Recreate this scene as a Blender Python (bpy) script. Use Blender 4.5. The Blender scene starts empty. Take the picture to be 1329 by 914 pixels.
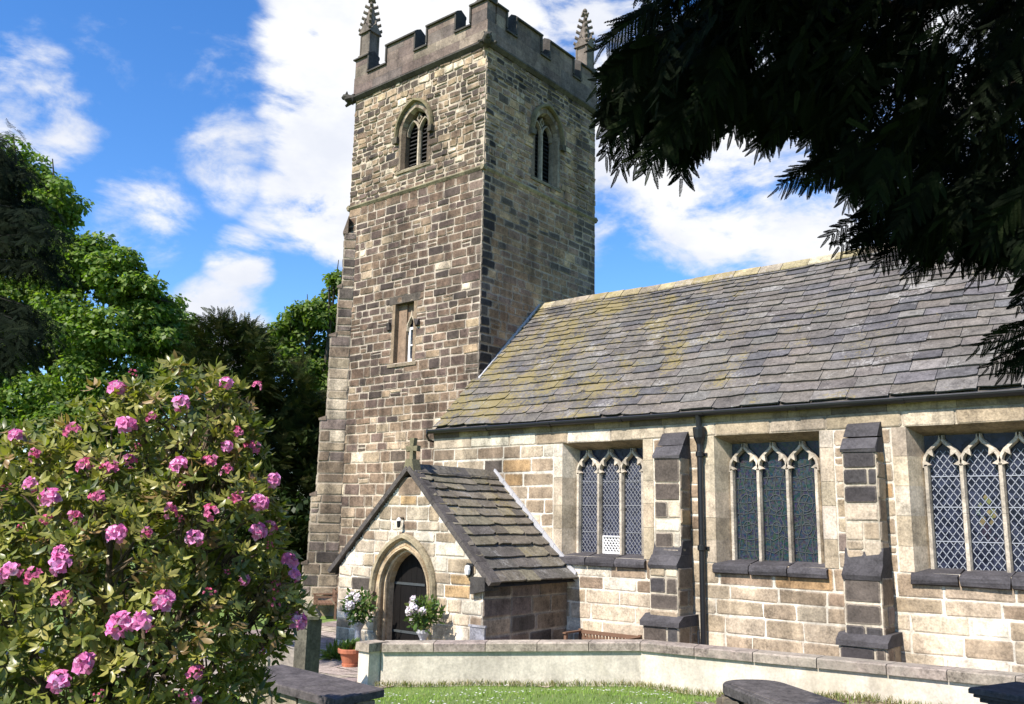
import bpy, math, random
import numpy as np
from mathutils import Vector, Matrix
random.seed(7); RNG = np.random.default_rng(7)
sc = bpy.context.scene
COL = sc.collection
R_ = math.radians

# ------------------------------------------------------------------ camera
CF = np.array([-0.6245513851, 0.7579167691, 0.1884084353])
CR = np.array([0.7739191519, 0.6329971987, 0.0190707309])
CU = np.array([0.1048079850, -0.1577235478, 0.9819055804])
CC = np.array([14.918078, -16.742349, 2.787914])
FPX = 1140.394
cam = bpy.data.cameras.new('camera'); camo = bpy.data.objects.new('camera', cam); COL.objects.link(camo)
cam.sensor_width = 36; cam.lens = FPX / 1329 * 36; cam.clip_start = 0.05; cam.clip_end = 2000
m3 = Matrix((CR, CU, -CF)).transposed()
camo.matrix_world = Matrix.Translation(CC) @ m3.to_4x4()
sc.camera = camo
def at(u, v, d):            # point d metres ahead of the camera through photo pixel u, v
    return CC + d * (CF + CR * ((u - 664.5) / FPX) - CU * ((v - 457) / FPX))

# ------------------------------------------------------------------ light, sky, exposure
SUN_EL, SUN_AZ = 47.0, 4.0      # azimuth: degrees west of due south (-y)
sd = Vector((-math.sin(R_(SUN_AZ)) * math.cos(R_(SUN_EL)), -math.cos(R_(SUN_AZ)) * math.cos(R_(SUN_EL)), math.sin(R_(SUN_EL))))
sun = bpy.data.lights.new('sun', 'SUN'); sun.energy = 5.0; sun.angle = R_(0.5); sun.color = (1, 0.925, 0.84)
suno = bpy.data.objects.new('sun', sun); COL.objects.link(suno)
suno.rotation_euler = sd.to_track_quat('Z', 'Y').to_euler(); suno.location = (0, -20, 40)
sc.view_settings.view_transform = 'Standard'; sc.view_settings.look = 'None'
sc.view_settings.exposure = 0.74; sc.view_settings.gamma = 1
sc.render.engine = 'CYCLES'
try:
    sc.cycles.max_bounces = 6; sc.cycles.diffuse_bounces = 3; sc.cycles.glossy_bounces = 2
    sc.cycles.transmission_bounces = 4; sc.cycles.use_denoising = True; sc.cycles.caustics_reflective = False
    sc.cycles.caustics_refractive = False
except Exception: pass

class NT:                       # small node helper
    def __init__(s, tree): s.t = tree; s.n = tree.nodes; s.l = tree.links
    def add(s, typ, ins=None, **kw):
        nd = s.n.new(typ)
        for k, v in kw.items(): setattr(nd, k, v)
        for k, v in (ins or {}).items():
            if isinstance(v, bpy.types.NodeSocket): s.l.new(v, nd.inputs[k])
            else: nd.inputs[k].default_value = v
        return nd
    def math(s, op, a, b=0.0, clamp=False):
        return s.add('ShaderNodeMath', {0: a, 1: b}, operation=op, use_clamp=clamp).outputs[0]
    def mix(s, f, a, b, bt='MIX'):
        nd = s.add('ShaderNodeMix', data_type='RGBA', blend_type=bt)
        for k, v in ((0, f), (6, a), (7, b)):
            if isinstance(v, bpy.types.NodeSocket): s.l.new(v, nd.inputs[k])
            else: nd.inputs[k].default_value = v if k == 0 else (*v[:3], 1)
        return nd.outputs[2]
    def rng(s, v, a, b, c=0.0, d=1.0, smooth=True):
        return s.add('ShaderNodeMapRange', {0: v, 1: a, 2: b, 3: c, 4: d}, interpolation_type='SMOOTHSTEP' if smooth else 'LINEAR').outputs[0]
    def noise(s, vec, scale, detail=4, rough=0.55, dist=0.0):
        return s.add('ShaderNodeTexNoise', {'Vector': vec, 'Scale': scale, 'Detail': detail, 'Roughness': rough, 'Distortion': dist}).outputs[0]

W = bpy.data.worlds.new('World'); sc.world = W; W.use_nodes = True
w = NT(W.node_tree); w.n.clear()
sky = w.add('ShaderNodeTexSky', sky_type='NISHITA', sun_disc=False, sun_elevation=R_(SUN_EL), sun_rotation=math.pi + R_(SUN_AZ),
            altitude=50, air_density=1.0, dust_density=0.25, ozone_density=3.5)
SKY_STR = 0.105
geo = w.add('ShaderNodeTexCoord').outputs['Generated']
hs = w.add('ShaderNodeHueSaturation', {'Hue': 0.507, 'Saturation': 1.27, 'Value': 1.38, 'Color': sky.outputs[0]}).outputs[0]
def dirpx(u, v):
    d = CF + CR * ((u - 664.5) / FPX) - CU * ((v - 457) / FPX); return d / np.linalg.norm(d)
# clouds: soft masses standing in fixed compass directions, broken up by noise
BL = [(460, 40, 100, 1.2), (440, 140, 88, 1.15), (425, 235, 78, 1.1), (445, 290, 52, .85), (385, 275, 60, .62), (560, -20, 150, .9), (720, 10, 130, .8), (860, 120, 150, .8),
      (820, 200, 90, .55), (930, 240, 120, .8), (1050, 255, 110, .8), (1120, 300, 70, .55), (1250, 120, 200, .7), (310, 205, 62, .62), (270, 215, 40, .35),
      (180, 288, 58, .66), (215, 268, 42, .42), (312, 345, 42, .75), (20, 140, 80, .7), (85, 150, 45, .5), (100, 45, 80, .33), (300, 105, 70, .36), (235, 60, 60, .33), (170, 30, 45, .3),
      (285, 425, 60, .9), (260, 410, 40, .6), (410, 345, 30, .25), (640, 150, 200, .8)]
acc = None
for u, v, r, wt in BL:
    d = dirpx(u, v)
    dt = w.add('ShaderNodeVectorMath', {0: geo, 1: tuple(d)}, operation='DOT_PRODUCT').outputs['Value']
    b = w.rng(dt, math.cos(r * 1.55 / FPX), math.cos(r * 0.1 / FPX), 0.0, wt)
    acc = b if acc is None else w.math('MAXIMUM', acc, b)
wl = w.add('ShaderNodeVectorMath', {0: geo, 1: (1, 1, 1.9)}, operation='MULTIPLY').outputs[0]
n1 = w.noise(wl, 8.0, 10, .60, .35)
n3 = w.noise(wl, 30.0, 6, .6, .2)
n2 = w.noise(wl, 3.2, 4, .5)
nz = w.math('ADD', w.math('MULTIPLY', w.math('SUBTRACT', n1, 0.5), 3.0), w.math('MULTIPLY', w.math('SUBTRACT', n3, 0.5), .7))
nz = w.math('ADD', nz, w.math('MULTIPLY', w.math('SUBTRACT', n2, 0.5), .5))
cover = w.math('ADD', acc, w.math('MULTIPLY', nz, w.math('ADD', .28, w.math('MULTIPLY', acc, .75))))
far = w.math('MULTIPLY', w.rng(w.math('ADD', n2, w.math('MULTIPLY', w.math('SUBTRACT', n1, .5), .4)), .56, .72), .12)   # scattered clouds over the rest of the sky
away = w.rng(w.add('ShaderNodeVectorMath', {0: geo, 1: tuple(CF)}, operation='DOT_PRODUCT').outputs['Value'], .55, .8, 1.0, 0.0)
mask = w.math('MAXIMUM', w.rng(cover, .30, .92), w.math('MULTIPLY', far, away))
shade = w.math('MULTIPLY', w.rng(w.noise(wl, 6.0, 5, .6), .35, .62, .25, 1.0), w.rng(cover, .4, 1.1, .5, 1.0))
cloud = w.mix(shade, (4.5, 4.75, 5.4), (5.95, 6.0, 6.15))
final = w.mix(mask, hs, cloud)
bg = w.add('ShaderNodeBackground', {'Color': final, 'Strength': SKY_STR})
wo = w.add('ShaderNodeOutputWorld', {'Surface': bg.outputs[0]})
try: W.cycles.sampling_method = 'MANUAL'; W.cycles.sample_map_resolution = 1024
except Exception: pass

# ------------------------------------------------------------------ mesh builder
class MB:
    def __init__(s): s.v = []; s.f = []; s.c = []
    def add(s, verts, faces, col=(.5, .5, .5)):
        o = len(s.v); s.v.extend([tuple(map(float, x)) for x in verts])
        for fc in faces: s.f.append([i + o for i in fc]); s.c.append(col)
        return o
    def box(s, a, b, col=(.5, .5, .5), jit=0.0):
        x0, y0, z0 = a; x1, y1, z1 = b
        vs = [(x0, y0, z0), (x1, y0, z0), (x1, y1, z0), (x0, y1, z0), (x0, y0, z1), (x1, y0, z1), (x1, y1, z1), (x0, y1, z1)]
        if jit: vs = [(p[0] + random.uniform(-jit, jit), p[1] + random.uniform(-jit, jit), p[2] + random.uniform(-jit, jit)) for p in vs]
        s.add(vs, [(3, 2, 1, 0), (4, 5, 6, 7), (0, 1, 5, 4), (1, 2, 6, 5), (2, 3, 7, 6), (3, 0, 4, 7)], col)
    def prism(s, pts, off, col=(.5, .5, .5)):          # closed polygon (3D points) extruded by vector off
        n = len(pts); off = np.array(off, float)
        vs = [tuple(p) for p in pts] + [tuple(np.array(p) + off) for p in pts]
        s.add(vs, [list(range(n))[::-1], list(range(n, 2 * n))] + [(i, (i + 1) % n, n + (i + 1) % n, n + i) for i in range(n)], col)
    def tube(s, pts, rad, n=8, col=(.5, .5, .5), cap=True):
        pts = [np.array(p, float) for p in pts]
        if not hasattr(rad, '__len__'): rad = [rad] * len(pts)
        vs = []; fs = []; up = None
        for i, p in enumerate(pts):
            t = pts[min(i + 1, len(pts) - 1)] - pts[max(i - 1, 0)]; t /= (np.linalg.norm(t) + 1e-9)
            if up is None: up = np.array((0, 0, 1.)) if abs(t[2]) < .9 else np.array((1., 0, 0))
            a = np.cross(t, up); a /= (np.linalg.norm(a) + 1e-9); b = np.cross(a, t); up = b
            for k in range(n):
                th = 2 * math.pi * k / n; vs.append(p + rad[i] * (math.cos(th) * a + math.sin(th) * b))
        for i in range(len(pts) - 1):
            for k in range(n): fs.append((i * n + k, i * n + (k + 1) % n, (i + 1) * n + (k + 1) % n, (i + 1) * n + k))
        if cap: fs.append(list(range(n))); fs.append([(len(pts) - 1) * n + k for k in range(n)][::-1])
        s.add(vs, fs, col)
    def lathe(s, c, prof, n=20, col=(.5, .5, .5)):     # prof: (r, z)
        vs = []; fs = []
        for r, z in prof:
            for k in range(n): th = 2 * math.pi * k / n; vs.append((c[0] + r * math.cos(th), c[1] + r * math.sin(th), c[2] + z))
        for i in range(len(prof) - 1):
            for k in range(n): fs.append((i * n + k, i * n + (k + 1) % n, (i + 1) * n + (k + 1) % n, (i + 1) * n + k))
        s.add(vs, fs, col)
    def build(s, name, mat, parent=None, smooth=False):
        return mesh_obj(name, np.array(s.v, np.float32).reshape(-1, 3), s.f, s.c, mat, parent, smooth)

def mesh_obj(name, V, F, C, mat, parent=None, smooth=False):
    if parent is not None: V = V - np.array(parent['org'] if 'org' in parent else (0, 0, 0), np.float32)
    me = bpy.data.meshes.new(name)
    if isinstance(F, np.ndarray):
        nf, k = F.shape; me.vertices.add(len(V)); me.vertices.foreach_set('co', V.astype(np.float32).ravel())
        me.loops.add(nf * k); me.loops.foreach_set('vertex_index', F.astype(np.int32).ravel())
        me.polygons.add(nf); me.polygons.foreach_set('loop_start', np.arange(nf, dtype=np.int32) * k)
        cnt = np.full(nf, k); me.update(calc_edges=True)
    else:
        me.from_pydata([tuple(x) for x in V.tolist()], [], F); cnt = np.array([len(f) for f in F])
    C = np.asarray(C, np.float32).reshape(-1, 3)
    a = me.color_attributes.new('Col', 'FLOAT_COLOR', 'CORNER')
    cc = np.repeat(np.hstack([C, np.ones((len(C), 1), np.float32)]), cnt, axis=0)
    a.data.foreach_set('color', cc.ravel().astype(np.float32))
    if smooth: me.polygons.foreach_set('use_smooth', np.ones(len(me.polygons), bool))
    if mat: me.materials.append(mat)
    ob = bpy.data.objects.new(name, me); COL.objects.link(ob)
    if parent is not None: ob.parent = parent
    return ob

def tag(o, label, cat, group=None, kind=None):
    if label: o['label'] = label
    if cat: o['category'] = cat
    if group: o['group'] = group
    if kind: o['kind'] = kind
    return o
def thing(name, label, cat, loc, group=None):
    o = bpy.data.objects.new(name, None); COL.objects.link(o); o.location = loc; o['org'] = tuple(map(float, loc))
    o.empty_display_size = .2
    return tag(o, label, cat, group)
def part(mb, name, mat, par, org=None, label=None, smooth=False):    # part or sub-part: mesh kept in the parent's frame
    org = par['org']
    V = np.array(mb.v, np.float32).reshape(-1, 3) - np.array(org, np.float32)
    o = mesh_obj(name, V, mb.f, mb.c, mat, None, smooth); o.parent = par; o['org'] = org if par.type == 'EMPTY' else (0., 0., 0.)
    if label: o['label'] = label
    return o
def part_of(mb, name, mat, par, root, label=None, smooth=False):     # sub-part of a part whose origin is its thing's base
    V = np.array(mb.v, np.float32).reshape(-1, 3) - np.array(root['org'], np.float32)
    o = mesh_obj(name, V, mb.f, mb.c, mat, None, smooth); o.parent = par
    if label: o['label'] = label
    return o

# ------------------------------------------------------------------ materials
def base_mat(name):
    m = bpy.data.materials.new(name); m.use_nodes = True; t = NT(m.node_tree); t.n.clear()
    o = t.add('ShaderNodeOutputMaterial'); p = t.add('ShaderNodeBsdfPrincipled'); t.l.new(p.outputs[0], o.inputs[0])
    return m, t, p, o
def attr_mat(name, rough=.9, mot=.35, sc1=2.2, sc2=28, bump=.4, bd=.012, spec=.25, soot=0.0, sootc=(.045, .04, .038), green=0.0, streak=0.0):
    m, t, p, o = base_mat(name)
    co = t.add('ShaderNodeTexCoord').outputs['Object']
    c = t.add('ShaderNodeAttribute', attribute_name='Col').outputs['Color']
    a = t.noise(co, sc1, 6, .62); b = t.noise(co, sc2, 5, .6)
    b3 = t.noise(co, 9, 5, .7)
    k = t.math('ADD', t.rng(a, .3, .7, 1 - mot, 1 + mot, False), t.math('ADD', t.rng(b, .3, .7, -mot * .8, mot * .8, False), t.rng(b3, .3, .7, -mot * .7, mot * .7, False)))
    c = t.mix(1.0, c, t.add('ShaderNodeCombineColor', {0: k, 1: k, 2: k}).outputs[0], 'MULTIPLY')
    if soot:
        sn = t.noise(co, .55, 7, .68, .4)
        c = t.mix(t.math('MULTIPLY', t.rng(sn, .5, .66), soot), c, sootc)
    if streak:
        mp = t.add('ShaderNodeMapping', {'Vector': co, 'Scale': (1.0, 1.0, .22)}).outputs[0]
        s1 = t.noise(mp, 1.5, 7, .66, .3); s2 = t.noise(co, .45, 4, .6)
        lo = t.math('ADD', t.rng(s1, .40, .66, 1.12, 1 - streak), t.rng(s2, .35, .65, -.16 * streak * 2, .16 * streak * 2))
        c = t.mix(1.0, c, t.add('ShaderNodeCombineColor', {0: lo, 1: lo, 2: lo}).outputs[0], 'MULTIPLY')
    if green:
        gn = t.noise(co, 1.1, 6, .65)
        c = t.mix(t.math('MULTIPLY', t.rng(gn, .55, .7), green), c, (.12, .13, .04))
    t.l.new(c, p.inputs['Base Color']); p.inputs['Roughness'].default_value = rough; p.inputs['Specular IOR Level'].default_value = spec
    h = t.math('ADD', t.math('MULTIPLY', b, .5), t.noise(co, sc2 * .3, 4, .6))
    bm = t.add('ShaderNodeBump', {'Strength': bump, 'Distance': bd, 'Height': h})
    t.l.new(bm.outputs[0], p.inputs['Normal'])
    return m
def plain_mat(name, col, rough=.6, spec=.4, var=.15, scale=12, bump=.15, metal=0.0):
    m, t, p, o = base_mat(name); co = t.add('ShaderNodeTexCoord').outputs['Object']
    n = t.noise(co, scale, 5, .6)
    c = t.mix(n, tuple(x * (1 - var) for x in col), tuple(x * (1 + var) for x in col))
    t.l.new(c, p.inputs['Base Color']); p.inputs['Roughness'].default_value = rough; p.inputs['Specular IOR Level'].default_value = spec
    p.inputs['Metallic'].default_value = metal
    bm = t.add('ShaderNodeBump', {'Strength': bump, 'Distance': .01, 'Height': n}); t.l.new(bm.outputs[0], p.inputs['Normal'])
    return m
def leaf_mat(name, rough=.5, trans=.3, tcol=(1.3, 1.5, .5), spec=.35):
    m, t, p, o = base_mat(name)
    c = t.add('ShaderNodeAttribute', attribute_name='Col').outputs['Color']
    t.l.new(c, p.inputs['Base Color']); p.inputs['Roughness'].default_value = rough; p.inputs['Specular IOR Level'].default_value = spec
    tc = t.mix(1.0, c, tcol, 'MULTIPLY')
    tr = t.add('ShaderNodeBsdfTranslucent', {'Color': tc})
    ms = t.add('ShaderNodeMixShader', {0: trans, 1: p.outputs[0], 2: tr.outputs[0]})
    t.l.new(ms.outputs[0], o.inputs[0]); return m
def slate_mat(name, lichen):
    m, t, p, o = base_mat(name); co = t.add('ShaderNodeTexCoord').outputs['Object']
    c = t.add('ShaderNodeAttribute', attribute_name='Col').outputs['Color']
    a = t.noise(co, 3, 6, .65); b = t.noise(co, 30, 5, .65)
    b2 = t.noise(co, 9, 5, .7)
    k = t.math('ADD', t.rng(a, .3, .7, .68, 1.28, False), t.math('ADD', t.rng(b, .3, .7, -.34, .34, False), t.rng(b2, .3, .7, -.3, .3, False)))
    c = t.mix(1.0, c, t.add('ShaderNodeCombineColor', {0: k, 1: k, 2: k}).outputs[0], 'MULTIPLY')
    sx = t.add('ShaderNodeSeparateXYZ', {0: co})
    west = t.rng(sx.outputs[0], lichen[0], lichen[1], 1.0, 0.0)
    ln = t.math('ADD', t.math('ADD', t.math('MULTIPLY', t.noise(co, 1.1, 4, .6), .55), t.math('MULTIPLY', t.noise(co, 14, 6, .75), .45)), t.math('MULTIPLY', west, lichen[2]))
    c = t.mix(t.math('MULTIPLY', t.rng(ln, .60, .68), .7), c, (.22, .175, .06))
    ln2 = t.math('ADD', t.math('MULTIPLY', t.noise(co, 1.7, 3, .6, .5), .5), t.math('MULTIPLY', t.noise(co, 17, 5, .75), .5))
    c = t.mix(t.math('MULTIPLY', t.rng(ln2, .56, .63), .5), c, (.36, .345, .32))
    t.l.new(c, p.inputs['Base Color']); p.inputs['Roughness'].default_value = .8; p.inputs['Specular IOR Level'].default_value = .3
    bm = t.add('ShaderNodeBump', {'Strength': .5, 'Distance': .015, 'Height': t.math('ADD', a, t.math('MULTIPLY', b, .6))}); t.l.new(bm.outputs[0], p.inputs['Normal'])
    return m

M = {}
M['stone'] = attr_mat('sandstone', soot=.22, mot=.36, streak=.30, bump=.6, sootc=(.10, .085, .07))
M['tower'] = attr_mat('weathered_sandstone', soot=.4, mot=.42, streak=.36, bump=.8)
M['mortar'] = attr_mat('lime_mortar', mot=.25, sc1=3, bump=.6, soot=.35, sootc=(.16, .13, .1), streak=.25)
M['ashlar'] = attr_mat('ashlar', mot=.34, soot=.35, bump=.45, streak=.25)
M['sooty'] = attr_mat('sooty_stone', mot=.35, bump=.4, soot=.2)
M['slate'] = slate_mat('stone_slates', (-9.0, 7.0, .14))
M['porchslate'] = slate_mat('mossy_stone_slates', (-5, 5, .15))
M['iron'] = plain_mat('black_iron', (.012, .012, .014), .35, .5)
M['lead'] = plain_mat('lead_flashing', (.42, .42, .43), .7, .3, .3, 5, .4)
M['leadcame'] = plain_mat('lead_came', (.30, .31, .33), .5, .4)
M['darklead'] = plain_mat('dark_lead', (.06, .068, .07), .6, .2)
M['wire'] = plain_mat('pale_lattice', (.29, .31, .35), .5, .3)
M['white'] = plain_mat('white_paint', (.8, .8, .78), .5, .4, .04)
M['door'] = plain_mat('dark_oak', (.008, .007, .0065), .7, .15, .4, 9)
M['dark'] = plain_mat('dark_void', (.01, .01, .011), .9, .1)
M['render'] = attr_mat('pale_render', mot=.18, sc1=1.6, soot=.45, sootc=(.33, .29, .2), bump=.3, streak=.2)
M['coping'] = attr_mat('coping_stone', mot=.42, sc1=4, bump=.6, soot=.45, sootc=(.3, .28, .22))
M['terra'] = plain_mat('terracotta', (.42, .15, .08), .8, .2, .2)
M['wood'] = plain_mat('weathered_teak', (.17, .10, .065), .8, .2, .3, 14)
M['bark'] = attr_mat('bark', mot=.4, sc1=5, sc2=24, bump=.8, bd=.03)
M['leaf'] = leaf_mat('broad_leaf', .5, .45)
M['rhodo'] = leaf_mat('glossy_leaf', .36, .30, spec=.45)
M['needle'] = leaf_mat('needle', .85, .06, spec=.06)
M['petal'] = leaf_mat('petal', .6, .35, (1.1, .8, 1.0), .2)
M['grass'] = leaf_mat('grass_blade', .6, .35)
def glass_mat(name, c1, c2, scale, rough=.12, spec=.6, tint=None):
    m, t, p, o = base_mat(name); co = t.add('ShaderNodeTexCoord').outputs['Object']
    v = t.add('ShaderNodeTexVoronoi', {'Vector': co, 'Scale': scale}).outputs['Color']
    sv = t.add('ShaderNodeSeparateColor', {0: v}).outputs[0]
    c = t.mix(sv, c1, c2)
    if tint: c = t.mix(.68, t.mix(1.0, v, tint, 'MULTIPLY'), t.mix(sv, (.010, .014, .024), (.030, .040, .048)))
    t.l.new(c, p.inputs['Base Color'])
    p.inputs['Roughness'].default_value = rough; p.inputs['Specular IOR Level'].default_value = spec
    bm = t.add('ShaderNodeBump', {'Strength': .5, 'Distance': .012, 'Height': t.math('ADD', t.math('MULTIPLY', t.add('ShaderNodeSeparateColor', {0: v}).outputs[1], .6), t.noise(co, 5, 2, .5))}); t.l.new(bm.outputs[0], p.inputs['Normal'])
    return m
M['glass'] = glass_mat('old_glass', (.006, .008, .016), (.028, .033, .058), 11, .2, .14)
M['glass_blue'] = glass_mat('blue_grey_glass', (.016, .018, .032), (.045, .05, .08), 12, .2, .16)
M['stained'] = glass_mat('stained_glass', (.004, .006, .012), (.022, .028, .036), 26, .3, .25, (.065, .085, .11))

# ------------------------------------------------------------------ frames, masonry
class Fr:                       # wall plane: u along, z up, n outward
    def __init__(s, o, U, N): s.o = np.array(o, float); s.U = np.array(U, float); s.N = np.array(N, float)
    def p(s, u, z, n=0.0): q = s.o + u * s.U + n * s.N; return (q[0], q[1], q[2] + z)
def cut(a, b, holes):
    out = [(a, b)]
    for h0, h1 in holes:
        nx = []
        for x0, x1 in out:
            if h1 <= x0 or h0 >= x1: nx.append((x0, x1)); continue
            if h0 > x0: nx.append((x0, h0))
            if h1 < x1: nx.append((h1, x1))
        out = nx
    return [q for q in out if q[1] - q[0] > .015]
SMEAR = (.37, .31, .24)
def stone(mb, F, u0, u1, z0, z1, d, col, rough=.012, ch=.022, smear=1.0):
    if sum(col) < .2: smear = .35
    w_, h_ = u1 - u0, z1 - z0
    c = [min(random.uniform(.006, .03), w_ * .3, h_ * .3) for _ in range(4)]
    P = [(u0 + c[0], z0), (u1 - c[1], z0), (u1, z0 + c[1]), (u1, z1 - c[2]), (u1 - c[2], z1), (u0 + c[3], z1), (u0, z1 - c[3]), (u0, z0 + c[0])]
    P = [(a + random.uniform(-rough, rough), b + random.uniform(-rough, rough)) for a, b in P]
    cu, cz = (u0 + u1) / 2, (z0 + z1) / 2
    tilt = random.uniform(-.28, .28) * d; tl2 = random.uniform(-.28, .28) * d
    def ins(q, k): return (q[0] + (k if q[0] < cu else -k), q[1] + (k if q[1] < cz else -k))
    k = min(ch, w_ * .2, h_ * .2)
    vs = [F.p(a, b, -.02) for a, b in P] + [F.p(a, b, d - .008) for a, b in P]
    Q = [ins(q, k) for q in P]
    vs += [F.p(a, b, d + tilt * (a - cu) / w_ * 2 + tl2 * (b - cz) / h_ * 2) for a, b in Q]
    fs = []
    for r in (0, 8):
        for i in range(8): fs.append((r + i, r + (i + 1) % 8, r + 8 + (i + 1) % 8, r + 8 + i))
    fs.append([16 + i for i in range(8)])
    mb.add(vs, fs, col)
    if smear > 0:
        e_ = random.uniform(.15, .6) * smear
        for i in range(-17, -1):
            q_ = e_ * random.uniform(.5, 1.4) if i >= -9 else .7; q_ = min(q_, .9); mb.c[i] = tuple(a_ * (1 - q_) + b_ * q_ for a_, b_ in zip(col, SMEAR))
def masonry(mb, bk, F, u0, u1, z0, z1, chs, bws, gap, pal, holes=None, breaks=(), d=(.013, .026), bcol=(.42, .36, .27), ulim=None, rough=.012):
    holes = holes or (lambda za, zb: [])
    ulim = ulim or (lambda z: (u0, u1))
    z = z0; brk = sorted([b for b in breaks if z0 < b < z1] + [z1])
    while z < z1 - 1e-4:
        nb = [b for b in brk if b > z + 1e-4][0]
        h = random.uniform(*chs)
        if z + h > nb - chs[0] * .75: h = nb - z
        zt = z + h
        for a, b in cut(*ulim(z + h * .5), holes(z, zt)):
            u = a - (random.uniform(0, .05))
            while u < b - 1e-4:
                ww = random.uniform(*bws) * (.75 + .5 * h / chs[1])
                ue = u + ww
                if ue > b - bws[0] * .6: ue = b
                g = gap * random.uniform(.6, 1.35) / 2
                us = max(u, a)
                if ue - us > gap * 2:
                    if random.random() < .10 and h > .2 and ue - us < .5:      # two thin stones
                        zm = z + h * random.uniform(.4, .6)
                        stone(mb, F, us + g, ue - g, z + g, zm - g * .7, random.uniform(*d), pal((us + ue) / 2, z), rough)
                        stone(mb, F, us + g, ue - g, zm + g * .7, zt - g, random.uniform(*d), pal((us + ue) / 2, z), rough)
                    else:
                        stone(mb, F, us + g, ue - g, z + g, zt - g, random.uniform(*d), pal((us + ue) / 2, (z + zt) / 2), rough)
                u = ue
        if bk is not None:
            ns = max(1, int(h / .05)) if (holes(z, zt) or ulim(z) != ulim(zt)) else 1
            for i in range(ns):
                q0 = z + h * i / ns; q1 = z + h * (i + 1) / ns
                for a, b in cut(*ulim((q0 + q1) / 2), holes(q0, q1)):
                    bk.add([F.p(a, q0), F.p(b, q0), F.p(b, q1), F.p(a, q1)], [(0, 1, 2, 3)], bcol)
        z = zt
def rect_hole(a, b, z0, z1): return lambda za, zb: [(a, b)] if (zb > z0 + 1e-3 and za < z1 - 1e-3) else []
def arch_half(a, rise, dz):       # half width of a two-centred arch dz above its spring
    if dz <= 0: return a
    if dz >= rise: return 0
    R = (a * a + rise * rise) / (2 * a); return max(0, math.sqrt(max(0, R * R - dz * dz)) - (R - a))
def arch_hole(c, a, sill, spring, rise):
    def f(za, zb):
        if zb <= sill + 1e-3 or za >= spring + rise: return []
        hw = arch_half(a, rise, max(za, sill) - spring); return [(c - hw, c + hw)] if hw > .03 else []
    return f
def arch_pts(c, a, sill, spring, rise, n=9):
    L = [(c - a, sill)] + [(c - arch_half(a, rise, rise * math.sin(math.pi / 2 * i / n)), spring + rise * math.sin(math.pi / 2 * i / n)) for i in range(n)]
    return L + [(c, spring + rise)] + [(2 * c - u, z) for u, z in L[::-1]]
def holes_or(*fs): return lambda za, zb: [h for f in fs for h in f(za, zb)]
def band(mb, F, P, Q, nP, nQ, colf):       # strip between two polylines of the same length
    for i in range(len(P) - 1):
        mb.add([F.p(*P[i], nP), F.p(*P[i + 1], nP), F.p(*Q[i + 1], nQ), F.p(*Q[i], nQ)], [(0, 1, 2, 3)], colf(i))
def offs(pts, k, closed=False):
    out = []; n = len(pts)
    for i in range(n):
        a = np.array(pts[i - 1] if (i > 0 or closed) else pts[i], float); b = np.array(pts[i], float); c = np.array(pts[(i + 1) % n] if (i < n - 1 or closed) else pts[i], float)
        t1 = b - a; t2 = c - b
        if np.linalg.norm(t1) < 1e-9: t1 = t2
        if np.linalg.norm(t2) < 1e-9: t2 = t1
        t1 = t1 / np.linalg.norm(t1); t2 = t2 / np.linalg.norm(t2)
        m_ = t1 + t2; m_ = m_ / (np.linalg.norm(m_) + 1e-9); nn = np.array((-m_[1], m_[0])); cs = max(.4, float(np.dot(nn, (-t1[1], t1[0]))))
        out.append(tuple(b + nn * k / cs))
    return out
def sweep(mb, F, pts, hw, n0, n1, col, taper=.55, closed=False):    # moulded bar along a 2D line of the wall plane
    A, B = offs(pts, hw, closed), offs(pts, -hw, closed); a, b = offs(pts, hw * taper, closed), offs(pts, -hw * taper, closed)
    nm = n0 + (n1 - n0) * .45
    rows = [[F.p(*q, n0) for q in A], [F.p(*q, nm) for q in A], [F.p(*q, n1) for q in a], [F.p(*q, n1) for q in b], [F.p(*q, nm) for q in B], [F.p(*q, n0) for q in B]]
    n = len(pts); vs = [x for r in rows for x in r]; fs = []
    for r in range(5):
        for i in range(n if closed else n - 1):
            j = (i + 1) % n; fs.append((r * n + i, r * n + j, (r + 1) * n + j, (r + 1) * n + i))
    if not closed: fs += [[r * n for r in range(6)], [r * n + n - 1 for r in range(6)][::-1]]
    mb.add(vs, fs, col)
def fbox(mb, F, u0, u1, z0, z1, n0, n1, col, jit=0.0):
    vs = [F.p(u0, z0, n0), F.p(u1, z0, n0), F.p(u1, z0, n1), F.p(u0, z0, n1), F.p(u0, z1, n0), F.p(u1, z1, n0), F.p(u1, z1, n1), F.p(u0, z1, n1)]
    if jit: vs = [tuple(x + random.uniform(-jit, jit) for x in q) for q in vs]
    mb.add(vs, [(3, 2, 1, 0), (4, 5, 6, 7), (0, 1, 5, 4), (1, 2, 6, 5), (2, 3, 7, 6), (3, 0, 4, 7)], col)
def fprof(mb, F, u0, u1, prof, col, jit=0.0):      # profile [(n,z)] extruded along u
    n = len(prof); vs = [F.p(u0, z, q) for q, z in prof] + [F.p(u1, z, q) for q, z in prof]
    if jit: vs = [tuple(x + random.uniform(-jit, jit) for x in q) for q in vs]
    mb.add(vs, [list(range(n)), list(range(n, 2 * n))[::-1]] + [(i, (i + 1) % n, n + (i + 1) % n, n + i) for i in range(n)], col)

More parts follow.
